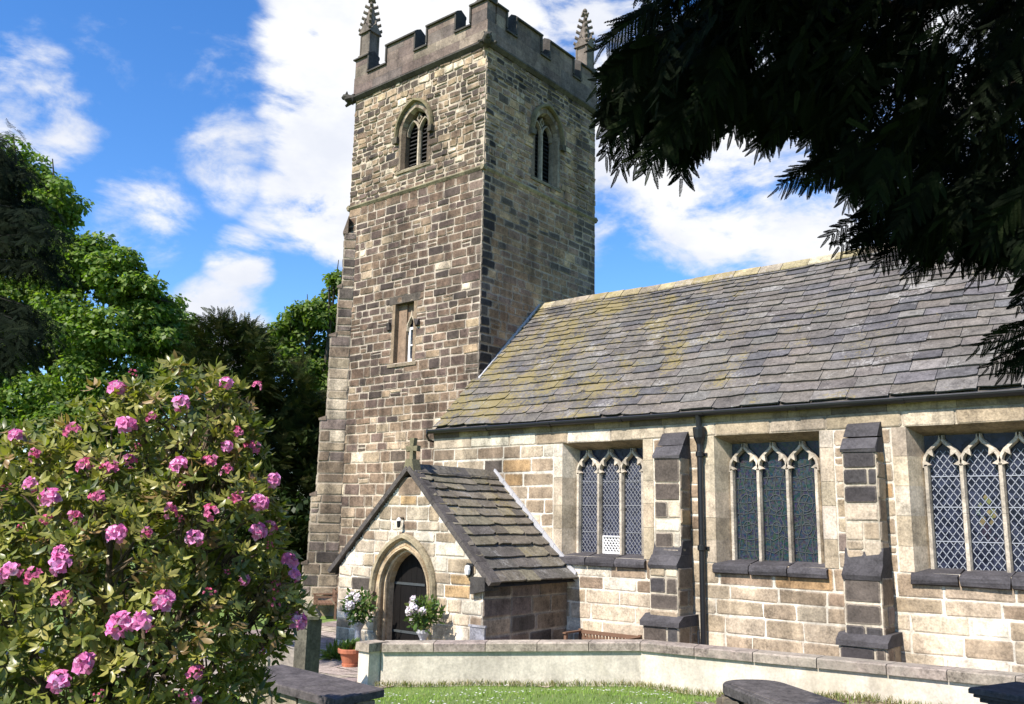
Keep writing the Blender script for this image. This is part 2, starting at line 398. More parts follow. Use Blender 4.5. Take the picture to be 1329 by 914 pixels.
def vary(c, a=.8, b=1.2):
    k = random.uniform(a, b); return tuple(x * k for x in c)
def pick(opts):
    r = random.random() * sum(o[0] for o in opts)
    for wt, c in opts:
        r -= wt
        if r <= 0: break
    k = random.uniform(.84, 1.16); return tuple(min(.75, x * k * random.uniform(.985, 1.015)) for x in c)
TAN, BUFF, BROWN, DARK, BLACK, PURP, CREAM, ORANGE = (.33, .262, .18), (.44, .367, .27), (.22, .165, .115), (.088, .072, .06), (.033, .030, .030), (.18, .14, .118), (.54, .485, .385), (.38, .255, .13)
def warm(f): return lambda u, z: (lambda c: (c[0] * 1.06, c[1] * .985, c[2] * .90))(f(u, z))
@warm
def pal_tower_s(u, z):            # u: 0..5.5 west to east
    if u > 5.22: return pick([(6, DARK), (2, PURP), (1, TAN)]) if z > 6 else pick([(2, DARK), (3, BROWN), (2, BUFF)])
    if z > 15.2: return pick([(4, DARK), (2, BROWN), (2, TAN), (1, CREAM)])
    if z > 12.3:
        if u < .2: return pick([(5, DARK), (2, BROWN)])
        return pick([(2.6, (.20, .15, .10)), (2.0, (.28, .22, .15)), (2.6, (.13, .097, .07)), (1.6, (.07, .056, .047)), (.5, CREAM), (.8, (.14, .105, .09)), (.3, BLACK)])
    if z > 5.5: return pick([(3.6, (.098, .073, .064)), (3.6, (.125, .09, .068)), (2.4, (.165, .122, .09)), (1.2, (.24, .185, .13)), (1.4, (.062, .05, .045)), (.4, (.33, .27, .2)), (.12, CREAM)])
    return pick([(3, (.215, .165, .12)), (1.4, (.33, .27, .2)), (2.5, (.17, .128, .095)), (1.4, (.14, .105, .09)), (1.6, (.13, .097, .075)), (.5, DARK), (.3, CREAM)])
@warm
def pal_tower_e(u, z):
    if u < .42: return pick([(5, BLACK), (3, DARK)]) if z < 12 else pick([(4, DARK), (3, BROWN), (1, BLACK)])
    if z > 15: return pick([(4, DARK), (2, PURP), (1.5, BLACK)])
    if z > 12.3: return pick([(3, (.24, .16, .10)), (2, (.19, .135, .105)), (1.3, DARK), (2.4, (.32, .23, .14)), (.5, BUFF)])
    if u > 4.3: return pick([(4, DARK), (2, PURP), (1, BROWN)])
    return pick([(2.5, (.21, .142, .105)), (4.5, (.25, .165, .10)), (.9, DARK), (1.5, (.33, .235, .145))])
def pal_nave(u, z):
    if z < 1.35: return pick([(2.5, CREAM), (4, BUFF), (2, TAN), (.4, BROWN)])
    return pick([(3.4, (.39, .315, .225)), (3.6, (.30, .232, .158)), (.8, CREAM), (1.5, (.235, .175, .12)), (.6, PURP), (.25, DARK), (.6, (.36, .235, .12))])
def pal_porch(u, z): return pick([(3, BUFF), (3, TAN), (1.5, CREAM), (.7, ORANGE), (.6, BROWN), (.25, DARK)])
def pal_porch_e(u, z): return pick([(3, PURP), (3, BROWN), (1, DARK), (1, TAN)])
def pal_butt(u, z):
    return pick([(5, (.055, .05, .05)), (3, DARK), (1.2, TAN)]) if (z > 3.3 or z < 1.9) else pick([(3, BUFF), (2, TAN), (1.5, DARK), (1, CREAM)])
def pal_side(u, z): return pick([(3, BROWN), (3, TAN), (1, PURP), (1, ORANGE)])

# ------------------------------------------------------------------ terrain
GC = np.array([(-10, 6, 0), (-8, -3, 0), (0, -5, 0), (3, -5.2, 0), (1, -8, .08), (3.6, -6.6, .13), (5.4, -5, .17), (7.03, -3.62, .2), (10.93, -3.5, .45), (12.6, -4, .52), (15, -4.3, .6), (20, -4, .7),
      (7, -2.5, 0.02), (9, -2.5, .15), (11, -2.4, .3), (14, -2, .4), (20, -2, .45), (15, -16.7, 1.15), (15, -22, 1.2), (8, -13, .78), (5, -12, .5), (6.5, -10.3, .62), (9, -9, .62), (12.6, -6.5, .72), (10.5, -7, .6),
      (8, -6.5, .4), (0, -12, .3), (-8, -12, .2), (-25, -10, .2), (-30, 15, .3), (0, 40, .5), (40, 20, .8), (40, -20, 1.2), (0, -40, 1), (22, 4, .5), (10, 8, .3)])
def ground_z(x, y):
    d2 = (GC[:, 0] - x) ** 2 + (GC[:, 1] - y) ** 2 + .05; k = d2 ** -1.6
    return float((k * GC[:, 2]).sum() / k.sum())
def grid_axis(a, b, lo, hi, fine, coarse):
    out = [a]
    while out[-1] < b: out.append(out[-1] + (fine if lo <= out[-1] < hi else coarse))
    return out
xs = [-700, -400, -200, -120] + grid_axis(-80, 80, -8, 22, .5, 6) + [120, 200, 400, 700]; ys = [-700, -400, -200, -120] + grid_axis(-80, 80, -20, 2, .5, 6) + [120, 200, 400, 700]
g = MB(); gv = [(x, y, ground_z(x, y)) for y in ys for x in xs]; nx = len(xs)
g.add(gv, [(j * nx + i, j * nx + i + 1, (j + 1) * nx + i + 1, (j + 1) * nx + i) for j in range(len(ys) - 1) for i in range(nx - 1)], (.08, .13, .03))
m, t, p, o = base_mat('lawn_ground'); co = t.add('ShaderNodeTexCoord').outputs['Object']
n = t.noise(co, .8, 6, .6); n_ = t.noise(co, 22, 5, .65)
c = t.mix(n, (.11, .19, .03), (.19, .27, .055)); c = t.mix(t.rng(n_, .45, .75, 0, .6), c, (.15, .17, .06)); c = t.mix(t.rng(t.noise(co, .35, 4), .6, .75, 0, .35), c, (.16, .14, .07))
t.l.new(c, p.inputs['Base Color']); p.inputs['Roughness'].default_value = .95
bm = t.add('ShaderNodeBump', {'Strength': 1.0, 'Distance': .05, 'Height': n_}); t.l.new(bm.outputs[0], p.inputs['Normal'])
M['lawn'] = m
go = g.build('lawn', M['lawn'], smooth=True); go['kind'] = 'structure'

# low wall line (ground points, from the pier by the porch path to beyond the right edge)
WP = [(3.80, -6.42, .13, .80), (7.05, -3.68, .2, .89), (10.95, -3.53, .45, .955), (12.62, -4.02, .52, 1.055), (16.5, -4.6, .6, 1.12)]
# flagged path between that wall and the church
pm = MB()
def flag(poly, col):
    zs = [ground_z(*q) + .012 for q in poly]; pm.add([(q[0], q[1], z) for q, z in zip(poly, zs)], [list(range(len(poly)))], col)
def path_in(x, y):
    if y > -1.35 and x > -.3: return False
    if -.4 < x < 3.9 and y > -4.0: return False
    if x < 3.75: return y > -9.2 + .15 * x and x > -3.6 and y < -.1
    for (x0, y0, *_), (x1, y1, *_) in zip(WP, WP[1:]):
        if x0 <= x <= x1: return y > y0 + (y1 - y0) * (x - x0) / (x1 - x0) + .2
    return False
yy = -9.6
while yy < -.2:
    hgt = random.uniform(.5, .75); xx = -3.8 + random.uniform(-.3, 0)
    while xx < 16.4:
        wd = random.uniform(.5, 1.0)
        if path_in(xx + wd / 2, yy + hgt / 2):
            cc_ = pick([(3, (.30, .25, .21)), (2, (.34, .29, .23)), (2, (.25, .20, .18))])
            flag([(xx + .012, yy + .012), (xx + wd - .012, yy + .012), (xx + wd - .012, yy + hgt - .012), (xx + .012, yy + hgt - .012)], cc_)
        xx += wd
    yy += hgt
po = pm.build('path', M['coping']); po['kind'] = 'structure'

# ------------------------------------------------------------------ TOWER
TW, TD = 5.5, 5.357
tw = thing('church_tower', 'square battlemented stone church tower with crocketed corner pinnacles and louvred belfry windows', 'tower', (-TW / 2, TD / 2, 0))
FS = Fr((-TW, 0, 0), (1, 0, 0), (0, -1, 0)); FE = Fr((0, 0, 0), (0, 1, 0), (1, 0, 0)); FN = Fr((-TW, TD, 0), (1, 0, 0), (0, 1, 0)); FW = Fr((-TW, 0, 0), (0, 1, 0), (-1, 0, 0))
bS = dict(c=2.77, a=.66, sill=12.88, spring=14.02, rise=.80); bE = dict(c=2.76, a=.67, sill=12.62, spring=14.12, rise=.78)
lowr = (2.18, 3.14, 7.08, 8.80)
for F_, wd, pal, hl, brk in ((FS, TW, pal_tower_s, holes_or(arch_hole(bS['c'], bS['a'] - .07, bS['sill'], bS['spring'], bS['rise'] - .05), rect_hole(*lowr)), (7.08, 8.8, 12.17, 12.88)),
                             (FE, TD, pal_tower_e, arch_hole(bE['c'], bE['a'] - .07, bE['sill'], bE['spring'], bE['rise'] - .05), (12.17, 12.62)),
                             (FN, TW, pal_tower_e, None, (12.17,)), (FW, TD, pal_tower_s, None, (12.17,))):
    mb, bk = MB(), MB()
    if F_ in (FN, FW):
        masonry(mb, bk, F_, 0, wd, 0, 15.85, (.3, .45), (.5, .9), .04, pal, hl, brk)
    else:
        masonry(mb, bk, F_, 0, wd, 0, 5.6, (.21, .34), (.26, .60), .034, pal, hl, brk, bcol=(.46, .39, .30))
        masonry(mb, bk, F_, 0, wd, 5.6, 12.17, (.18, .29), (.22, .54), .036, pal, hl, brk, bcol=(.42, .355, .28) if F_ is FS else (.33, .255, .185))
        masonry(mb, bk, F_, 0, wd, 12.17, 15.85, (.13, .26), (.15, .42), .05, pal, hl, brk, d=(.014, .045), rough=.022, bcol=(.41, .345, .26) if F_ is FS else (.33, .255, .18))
    wl_ = part(mb, 'wall', M['tower'], tw)
    part_of(bk, 'mortar', M['mortar'], wl_, tw)
# string courses
def ring(z, zt, out, col, name, mat):
    mb = MB()
    prof = [(-.05, z - .03), (out * .35, z - .02), (out, z + (zt - z) * .35), (out, z + (zt - z) * .6), (.01, zt), (-.05, zt)]
    for F_, wd in ((FS, TW), (FE, TD), (FN, TW), (FW, TD)):
        u = -out
        while u < wd + out - 1e-3:
            e = min(u + random.uniform(.6, 1.0), wd + out)
            if wd + out - e < .3: e = wd + out
            cl = vary(col, .8, 1.2); fprof(mb, F_, u, e - .004, prof, cl, .003); u = e
    return part(mb, name, mat, tw)
ring(12.12, 12.25, .075, (.23, .195, .125), 'string_course', M['ashlar'])
ring(15.76, 15.948, .15, (.07, .062, .052), 'cornice', M['sooty'])
# parapet
PZ0, PZ1, PZ2 = 15.95, 16.52, 17.22
pc = [(2, (.175, .132, .105)), (2, (.15, .112, .092)), (1, (.20, .16, .12)), (1, (.125, .10, .085))]
merS = [(-.06, .60), (1.42, 2.68), (3.18, 4.34), (4.92, TW + .06)]; merE = [(-.06, .75), (1.20, 2.38), (2.80, 4.04), (4.42, TD + .06)]
mb, cp = MB(), MB()
CPC = (.062, .056, .048)
for F_, wd, mer in ((FS, TW, merS), (FE, TD, merE), (FN, TW, merS), (FW, TD, merE)):
    th = (-.30, .06)
    e0 = .302 if F_ in (FE, FW) else 0     # butt against the other walls at the corners
    lo, hi = -.06, wd + .06
    if F_ in (FE, FW): lo, hi = .303, wd - .303
    zc = (PZ0 + PZ1) / 2
    for z0, z1 in ((PZ0, zc), (zc, PZ1)):
        u = lo
        while u < hi - 1e-3:
            e = min(u + random.uniform(.8, 1.4), hi)
            if hi - e < .4: e = hi
            fbox(mb, F_, u + .002, e - .002, z0 + .002, z1, th[0], th[1], pick(pc)); u = e
    for a, b in mer:
        a, b = max(a, lo), min(b, hi)
        zm = PZ1 + .36
        for z0, z1 in ((PZ1 + .002, zm), (zm + .003, PZ2 - .1)):
            um = (a + b) / 2 + random.uniform(-.15, .15)
            if b - a > .8:
                fbox(mb, F_, a + .03, um - .002, z0, z1, th[0], th[1], pick(pc)); fbox(mb, F_, um + .002, b - .03, z0, z1, th[0], th[1], pick(pc))
            else: fbox(mb, F_, a + .03, b - .03, z0, z1, th[0], th[1], pick(pc))
        # moulded capping: stepped two tier, overhanging, and returns down the sides
        fprof(cp, F_, a - .03, b + .03, [(th[0] - .05, PZ2 - .1), (th[1] + .07, PZ2 - .1), (th[1] + .07, PZ2 - .05), (th[1] - .02, PZ2 + .02), (-.12, PZ2 + .11), (th[0] - .05, PZ2 - .02)], CPC, .004)
    srt = sorted(mer)
    for (a, b), (c_, d_) in zip(srt, srt[1:]):
        fprof(cp, F_, b - .03, c_ + .03, [(th[0] - .04, PZ1), (th[1] + .06, PZ1), (th[1] + .06, PZ1 + .05), (th[1] - .03, PZ1 + .10), (-.12, PZ1 + .15), (th[0] - .04, PZ1 + .08)], CPC, .004)
        for q0, q1 in ((b - .028, b + .03), (c_ - .03, c_ + .028)):
            fbox(cp, F_, max(q0, lo), min(q1, hi), PZ1 + .10, PZ2 - .101, th[0] - .03, th[1] + .045, CPC)
pp = part(mb, 'parapet', M['ashlar'], tw); part_of(cp, 'coping', M['sooty'], pp, tw)
mb = MB(); mb.box((-TW + .31, .31, 15.7), (-.31, TD - .31, 15.98), (.2, .2, .2)); part(mb, 'roof', M['lead'], tw)
# pinnacles: square shaft, gablets, crocketed spirelet, finial
def pinnacle(x, y):
    mb = MB(); k = (.15, .125, .10); z = PZ2 + .02; h = .195
    mb.box((x - h - .05, y - h - .05, z - .02), (x + h + .05, y + h + .05, z + .07), k)
    mb.box((x - h, y - h, z + .07), (x + h, y + h, z + .85), k, .006)
    for dx, dy in ((1, 0), (-1, 0), (0, 1), (0, -1)):      # sunk panel rolls and gablets
        px_, py_ = -dy, dx
        q = lambda s_, o_, zz: (x + dx * o_ + px_ * s_, y + dy * o_ + py_ * s_, zz)
        for s_ in (-.19, .19): mb.tube([q(s_, h + .005, z + .1), q(s_, h + .005, z + .84)], .03, 6, k)
        mb.prism([q(-.27, h - .02, z + .82), q(.27, h - .02, z + .82), q(0, h - .02, z + 1.18)], (dx * .09, dy * .09, 0), k)
        mb.tube([q(0, h + .05, z + 1.12), q(0, h + .06, z + 1.28)], [.05, .02], 6, k)
    zs, zt = z + .85, z + 1.98
    mb.add([(x - .2, y - .2, zs), (x + .2, y - .2, zs), (x + .2, y + .2, zs), (x - .2, y + .2, zs), (x - .03, y - .03, zt), (x + .03, y - .03, zt), (x + .03, y + .03, zt), (x - .03, y + .03, zt)],
           [(0, 1, 5, 4), (1, 2, 6, 5), (2, 3, 7, 6), (3, 0, 4, 7), (4, 5, 6, 7)], k)
    for i in range(5):
        f = .08 + i * .19; r = .2 * (1 - f) + .03 * f; zz = zs + (zt - zs) * f
        for sx, sy in ((1, 1), (1, -1), (-1, 1), (-1, -1)):
            a = np.array((x + sx * r * .9, y + sy * r * .9, zz)); b = a + np.array((sx * .085, sy * .085, .05)); c = b + np.array((-sx * .01, sy * 0.0, .055))
            mb.tube([a, b, c], [.055, .05, .022], 6, k)
    for dz, r in ((0, .05), (.06, .1), (.1, .11), (.15, .07), (.2, .06), (.26, .09), (.32, .03)): pass
    mb.lathe((x, y, zt - .04), [(.045, 0), (.05, .05), (.115, .09), (.12, .13), (.05, .17), (.05, .2), (.085, .24), (.07, .3), (.01, .36)], 8, k)
    for a in range(4): mb.tube([(x, y, zt + .07), (x + .15 * math.cos(a * math.pi / 2), y + .15 * math.sin(a * math.pi / 2), zt + .09)], [.05, .035], 6, k)
    part(mb, 'pinnacle', M['sooty'], tw)
for x, y in ((-TW + .24, .24), (-.26, .26), (-.24, TD - .24), (-TW + .24, TD - .24)): pinnacle(x, y)
# gargoyles at the cornice corners
for x, y, dx, dy in ((-TW, 0, -1, -1), (0, 0, 1, -1), (0, TD, 1, 1), (-TW, TD, -1, 1)):
    mb = MB(); k = (.06, .055, .045); b = np.array((x + dx * .05, y + dy * .05, 15.80)); d_ = np.array((dx, dy, 0)) * .707
    s_ = np.array((-d_[1], d_[0], 0))
    mb.tube([b, b + d_ * .14 + (0, 0, .01), b + d_ * .22 + (0, 0, .06), b + d_ * .30 + (0, 0, .07), b + d_ * .36 + (0, 0, .02)], [.17, .15, .13, .10, .05], 8, k)
    for q in (-1, 1):
        mb.tube([b + d_ * .22 + s_ * q * .06 + (0, 0, .14), b + d_ * .21 + s_ * q * .11 + (0, 0, .22)], [.05, .015], 6, k)
        mb.tube([b + d_ * .1 + s_ * q * .14 + (0, 0, -.02), b + d_ * .26 + s_ * q * .24 + (0, 0, -.12)], [.07, .04], 6, k)
    part(mb, 'gargoyle', M['sooty'], tw)
# belfry windows
def belfry(F, c, a, sill, spring, rise, tone):
    st = MB(); ka = [tuple(x * tone for x in TAN), tuple(x * tone for x in BUFF), tuple(x * tone for x in BROWN)]
    out = arch_pts(c, a + .02, sill - .02, spring, rise + .02); mid = arch_pts(c, a - .11, sill, spring, rise - .11); inn = arch_pts(c, a - .17, sill, spring, rise - .17); bkp = inn
    cf = lambda i: vary(random.choice(ka), .85, 1.1)
    band(st, F, out, mid, .028, .028, cf); band(st, F, mid, inn, .028, -.10, cf); band(st, F, inn, bkp, -.10, -.27, cf); band(st, F, out, out, -.03, .028, cf)
    fprof(st, F, c - a - .05, c + a + .05, [(-.27, sill + .07), (-.27, sill - .12), (.05, sill - .12), (.05, sill - .04)], tuple(x * tone for x in (.3, .25, .16)))
    fr = part(st, 'belfry_window', M['ashlar'], tw)
    hd = MB(); hp = arch_pts(c, a + .07, spring - .12, spring, rise + .12)
    sweep(hd, F, hp, .055, .02, .14, tuple(x * tone for x in (.26, .22, .12)))
    for q in (hp[0], hp[-1]): fbox(hd, F, q[0] - .09, q[0] + .09, q[1] - .16, q[1] + .02, .01, .14, (.1, .085, .06), .02)
    part_of(hd, 'hood_mould', M['ashlar'], fr, tw)
    mu = MB(); hw = (a - .17)
    sweep(mu, F, [(c, sill), (c, spring + .02)], .05, -.26, -.14, tuple(x * tone * 1.3 for x in BUFF))
    for s_ in (-1, 1):
        lc = c + s_ * hw / 2
        ap = arch_pts(lc, hw / 2 - .0, spring - .05, spring - .02, .42, 6)
        sweep(mu, F, ap, .036, -.26, -.145, tuple(x * tone * 1.2 for x in BUFF))
    sweep(mu, F, [(c - .09, spring + .42), (c, spring + .3), (c + .09, spring + .42), (c, spring + .56)], .03, -.26, -.15, tuple(x * tone for x in BUFF), closed=True)
    part_of(mu, 'tracery', M['ashlar'], fr, tw)
    lo_ = MB(); z = sill + .08
    while z < spring + rise - .3:
        hwz = arch_half(a - .18, rise - .18, z - spring)
        fprof(lo_, F, c - hwz, c + hwz, [(-.44, z + .12), (-.44, z + .15), (-.275, z + .03), (-.275, z)], (.035, .033, .032)); z += .125
    fbox(lo_, F, c - a, c + a, sill - .05, spring + rise, -.50, -.48, (.01, .01, .01))
    part_of(lo_, 'louvre', M['sooty'], fr, tw)
belfry(FS, **bS, tone=.66); belfry(FE, **bE, tone=.6)
# low square-headed window with an ogee light
st = MB(); a, b, z0, z1 = lowr
k = (.20, .14, .095)
for q0, q1, n0 in ((a - .02, a + .10, 0), (b - .10, b + .02, 0)): fbox(st, FS, q0, q1, z0 + .002, z1 - .002, -.36, .012, vary((.27, .2, .13), .7, 1))
fbox(st, FS, a - .15, b + .15, z1, z1 + .22, -.36, .02, (.09, .075, .06)); fprof(st, FS, a - .1, b + .1, [(-.36, z0 + .08), (-.36, z0 - .12), (.05, z0 - .12), (.05, z0 - .03)], (.2, .16, .11))
oc = b - .36
fbox(st, FS, a + .10, oc - .17, z0, z1, -.36, -.14, k); fbox(st, FS, oc + .17, b - .10, z0, z1, -.36, -.17, k)
og = [(oc - .17, 8.0), (oc - .16, 8.18), (oc - .08, 8.32), (oc - .02, 8.42), (oc, 8.55), (oc + .02, 8.42), (oc + .08, 8.32), (oc + .16, 8.18), (oc + .17, 8.0)]
st.add([FS.p(u, z, -.20) for u, z in og[:5]] + [FS.p(oc - .17, z1, -.20), FS.p(oc, z1, -.2)], [(0, 1, 2, 3, 4, 6, 5)], k); st.add([FS.p(u, z, -.20) for u, z in og[4:]] + [FS.p(oc + .17, z1, -.20), FS.p(oc, z1, -.2)], [(0, 1, 2, 3, 4, 5, 6)], k)
sweep(st, FS, og, .03, -.25, -.15, BUFF)
lw = part(st, 'window', M['ashlar'], tw)
gl = MB(); gl.add([FS.p(oc - .2, z0, -.30), FS.p(oc + .2, z0, -.30), FS.p(oc + .2, z1, -.30), FS.p(oc - .2, z1, -.30)], [(0, 1, 2, 3)]); part_of(gl, 'glass', M['glass'], lw, tw)
fm = MB()
for q0, q1, y0, y1 in ((oc - .17, oc - .09, z0 + .05, 8.12), (oc + .11, oc + .17, z0 + .05, 8.12), (oc - .09, oc + .11, z0 + .05, z0 + .13), (oc - .09, oc + .11, 8.05, 8.12), (oc - .09, oc + .11, 7.58, 7.62)): fbox(fm, FS, q0, q1, y0, y1, -.29, -.235, (.8, .8, .8))
part_of(fm, 'casement', M['white'], lw, tw)
for q in (a - .08, b + .1):
    hb = MB(); fbox(hb, FS, q - .06, q + .06, 8.04, 8.24, -.01, .10, (.06, .05, .045), .03); part_of(hb, 'label_stop', M['sooty'], lw, tw)
# diagonal buttress on the south-west corner, stepped with weathered set-offs
d_ = np.array((-.70711, -.70711, 0)); s_ = np.array((.70711, -.70711, 0)); hb_ = .29; c0 = np.array((-TW, 0, 0.))
FD = Fr(c0 + s_ * hb_, d_, s_); FDb = Fr(c0 - s_ * hb_, d_, -s_)
stg = [(0, 1.5, .72), (1.5, 3.42, .60), (3.42, 5.6, .47), (5.6, 8.1, .32), (8.1, 9.6, .17), (9.6, 11.3, .08)]
mb, bk = MB(), MB()
for z0, z1, P in stg:
    bp_ = lambda u, z: pick([(3, PURP), (3, BROWN), (3, TAN), (1, BUFF), (.8, DARK)]) if z < 7.5 else pick([(3, PURP), (3, DARK), (2, BROWN)])
    for F_ in (FD, FDb): masonry(mb, bk, F_, -.28, P, z0, z1, (.24, .36), (.35, .7), .032, bp_)
    Ff = Fr(c0 + d_ * P + s_ * hb_, -s_, d_)
    masonry(mb, bk, Ff, 0, 2 * hb_, z0, z1, (.24, .36), (.35, .6), .032, bp_)
bt = part(mb, 'buttress', M['tower'], tw); part_of(bk, 'mortar', M['mortar'], bt, tw)
for (z0, z1, P), nxp in zip(stg, [s[2] for s in stg[1:]] + [.0]):
    q = c0 + s_ * (hb_ + .03); e = P + .05
    pr = [(nxp - .02, z1 - .04), (e, z1 - .04), (e, z1 + .02), (nxp - .02, z1 + (.10 if nxp else .55))]
    cp = MB(); cp.prism([q + d_ * u + np.array((0, 0, z)) for u, z in pr], -s_ * (2 * hb_ + .06), (.17, .13, .10)); part_of(cp, 'weathering', M['sooty'], bt, tw)
# plinth of the tower
mb = MB(); fprof(mb, FS, -.02, TW, [(-.02, 0), (.14, 0), (.14, .55), (.02, .68), (-.02, .68)], (.22, .18, .13)); part(mb, 'plinth', M['ashlar'], tw)

# ------------------------------------------------------------------ NAVE
NY = -1.303; NX0, NX1 = -.22, 22.0; EZ = 4.80
nv = thing('church_nave', 'long stone church nave with stone slate roof and traceried square-headed windows', 'church', (8, 2.5, 0))
FNv = Fr((0, NY, 0), (1, 0, 0), (0, -1, 0))
WIN = [(3.673, 5.679), (7.241, 9.272), (10.72, 12.76), (14.4, 16.45), (18.0, 20.0)]; WZ0, WZ1 = 2.09, 4.45
hl = holes_or(*[rect_hole(a, b, WZ0, WZ1) for a, b in WIN])
mb, bk = MB(), MB()
masonry(mb, bk, FNv, NX0, NX1, 0, 2.09, (.22, .34), (.35, .85), .030, pal_nave, hl, (WZ0,), d=(.006, .012), bcol=(.60, .555, .46))
jamb = .24
hlj = holes_or(*[rect_hole(a - jamb, b + jamb, WZ0, WZ1) for a, b in WIN])
masonry(mb, None, FNv, NX0, NX1, 2.09, 4.45, (.2, .33), (.3, .7), .030, pal_nave, hlj, (), d=(.006, .012))
def bkrange(z0, z1, h):
    for a, b in cut(NX0, NX1, h(z0 + .01, z1 - .01)): bk.add([FNv.p(a, z0), FNv.p(b, z0), FNv.p(b, z1), FNv.p(a, z1)], [(0, 1, 2, 3)], (.60, .555, .46))
bkrange(2.09, 4.45, hl)
masonry(mb, bk, FNv, NX0, NX1, 4.45, 4.72, (.26, .28), (.6, 1.1), .022, lambda u, z: pick([(3, BUFF), (2, CREAM), (2, TAN)]), None, (), d=(.013, .022))
nw = part(mb, 'wall', M['stone'], nv); part_of(bk, 'mortar', M['mortar'], nw, nv)
# other walls (plain coursed)
for F_, wd, zz in ((Fr((0, 6.4, 0), (1, 0, 0), (0, 1, 0)), NX1, 4.9),):
    mb, bk = MB(), MB(); masonry(mb, bk, F_, 0, wd, 0, zz, (.3, .4), (.6, 1.1), .03, pal_nave); o1 = part(mb, 'wall', M['stone'], nv); part_of(bk, 'mortar', M['mortar'], o1, nv)
RZ, RY = 8.80, 2.546; EY, EVZ = -1.40, 4.955; SL = (RZ - EVZ) / (RY - EY)
for X, N_ in ((NX1, 1), (NX0, -1)):
    mb, bk = MB(), MB(); F_ = Fr((X, NY, 0), (0, 1, 0), (N_, 0, 0))
    y1 = 7.7 if N_ > 0 else 1.30
    gl_ = lambda z: (0 + max(0, (z - 4.9) / SL - .05), y1 - (max(0, (z - 4.9) / SL - .05) if N_ > 0 else 0))
    masonry(mb, bk, F_, 0, y1, 0, 8.3 if N_ > 0 else 6.0, (.3, .4), (.5, .9), .03, pal_nave, ulim=gl_); o1 = part(mb, 'wall', M['stone'], nv); part_of(bk, 'mortar', M['mortar'], o1, nv)
# eaves band under the gutter
mb = MB(); u = NX0
while u < NX1:
    e = min(NX1, u + random.uniform(.7, 1.2)); fprof(mb, FNv, u + .003, e - .003, [(-.2, 4.72), (.02, 4.72), (.03, 4.80), (.05, 4.90), (-.2, 4.95)], pick([(2, (.22, .17, .11)), (2, (.3, .24, .15)), (1, (.14, .11, .08))])); u = e
part(mb, 'eaves_course', M['ashlar'], nv)
# roof of stone slates
def slate_roof(mb, x0, x1, P0, P1, along, courses, exp0, exp1, cols, thick=.022, wr=(.38, .72), xlim=None, xaxis=None, sag=None):
    """P0 eave point, P1 ridge point (same station), along = unit vector of the eave"""
    P0, P1, al = np.array(P0, float), np.array(P1, float), np.array(along, float)
    sl = P1 - P0; L = np.linalg.norm(sl); sl /= L; nn = np.cross(al, sl)
    if nn[2] < 0: nn = -nn
    ex = np.linspace(exp0, exp1, courses); ex *= L / ex.sum(); s = 0.0
    for i in range(courses):
        u = x0 + random.uniform(-.4, 0)
        while u < x1:
            wd = random.uniform(*wr) * (1.15 - .35 * i / courses); a, b = max(u, x0), min(u + wd, x1)
            if b - a > .06:
                tj = random.uniform(-.022, .022); s0, s1 = s + tj, min(L, s + ex[i] + .09)
                t0 = thick * random.uniform(.8, 1.5); tl = thick * 1.25 + t0 + random.uniform(0, .008)
                w0, w1 = random.uniform(-.004, .006), random.uniform(-.004, .006)
                q = lambda uu, ss, h: P0 + al * uu + sl * ss + nn * (h + (sag(uu, ss / L) if sag else 0))
                g_ = .005; sk = random.uniform(-.014, .014)
                lo0, lo1 = tl - t0, thick * .2 - .01
                mA, mB = a + (b - a) * random.uniform(.12, .4), a + (b - a) * random.uniform(.6, .9); jA, jB = random.uniform(-.014, .012), random.uniform(-.014, .012); c0_ = random.uniform(.02, .05) if random.random() < .3 else 0; c1_ = random.uniform(.02, .05) if random.random() < .3 else 0
                ed = [(a + g_, s0 + sk + c0_), (mA, s0 + jA), (mB, s0 + jB), (b - g_, s0 - sk + c1_)]
                vs = [q(*e_, tl + w0 + (w1 - w0) * k_ / 3) for k_, e_ in enumerate(ed)] + [q(b - g_, s1, thick * .6), q(a + g_, s1, thick * .6)] + [q(*e_, lo0) for e_ in ed] + [q(b - g_, s1, lo1), q(a + g_, s1, lo1)]
                # chipped lower corner now and then
                mb.add(vs, [(0, 1, 2, 3, 4, 5), (6, 7, 1, 0), (7, 8, 2, 1), (8, 9, 3, 2), (9, 10, 4, 3), (11, 6, 0, 5), (11, 10, 9, 8, 7, 6)], pick(cols))
            u += wd
        s += ex[i]
SC = [(4, (.116, .104, .092)), (3, (.132, .116, .098)), (2.2, (.09, .085, .085)), (1.2, (.14, .13, .116)), (.7, (.102, .095, .094)), (.05, (.19, .178, .16))]
mb = MB()
sagf = lambda u, f: -.05 * math.sin(min(1, max(0, u / 11)) * math.pi) * (.3 + .7 * f) + .012 * math.sin(u * 1.7 + f * 5)
slate_roof(mb, -.16, NX1 + .2, (0, EY, EVZ), (0, RY, RZ), (1, 0, 0), 22, .34, .19, SC, thick=.021, sag=sagf)
rf = part(mb, 'roof', M['slate'], nv)
mb = MB(); mb.add([(-.12, EY, EVZ - .03), (NX1, EY, EVZ - .03), (NX1, RY, RZ - .08), (-.12, RY, RZ - .08), (-.12, 2 * RY - EY, EVZ), (NX1, 2 * RY - EY, EVZ)], [(0, 1, 2, 3), (3, 2, 5, 4)], (.1, .09, .08)); part_of(mb, 'underlay', M['sooty'], rf, nv)
mb = MB(); slate_roof(mb, 0, NX1 + .2, (0, 2 * RY - EY, EVZ), (0, RY, RZ), (1, 0, 0), 12, .55, .4, SC, wr=(.8, 1.3)); part(mb, 'roof', M['slate'], nv)
mb = MB(); u = 0.02
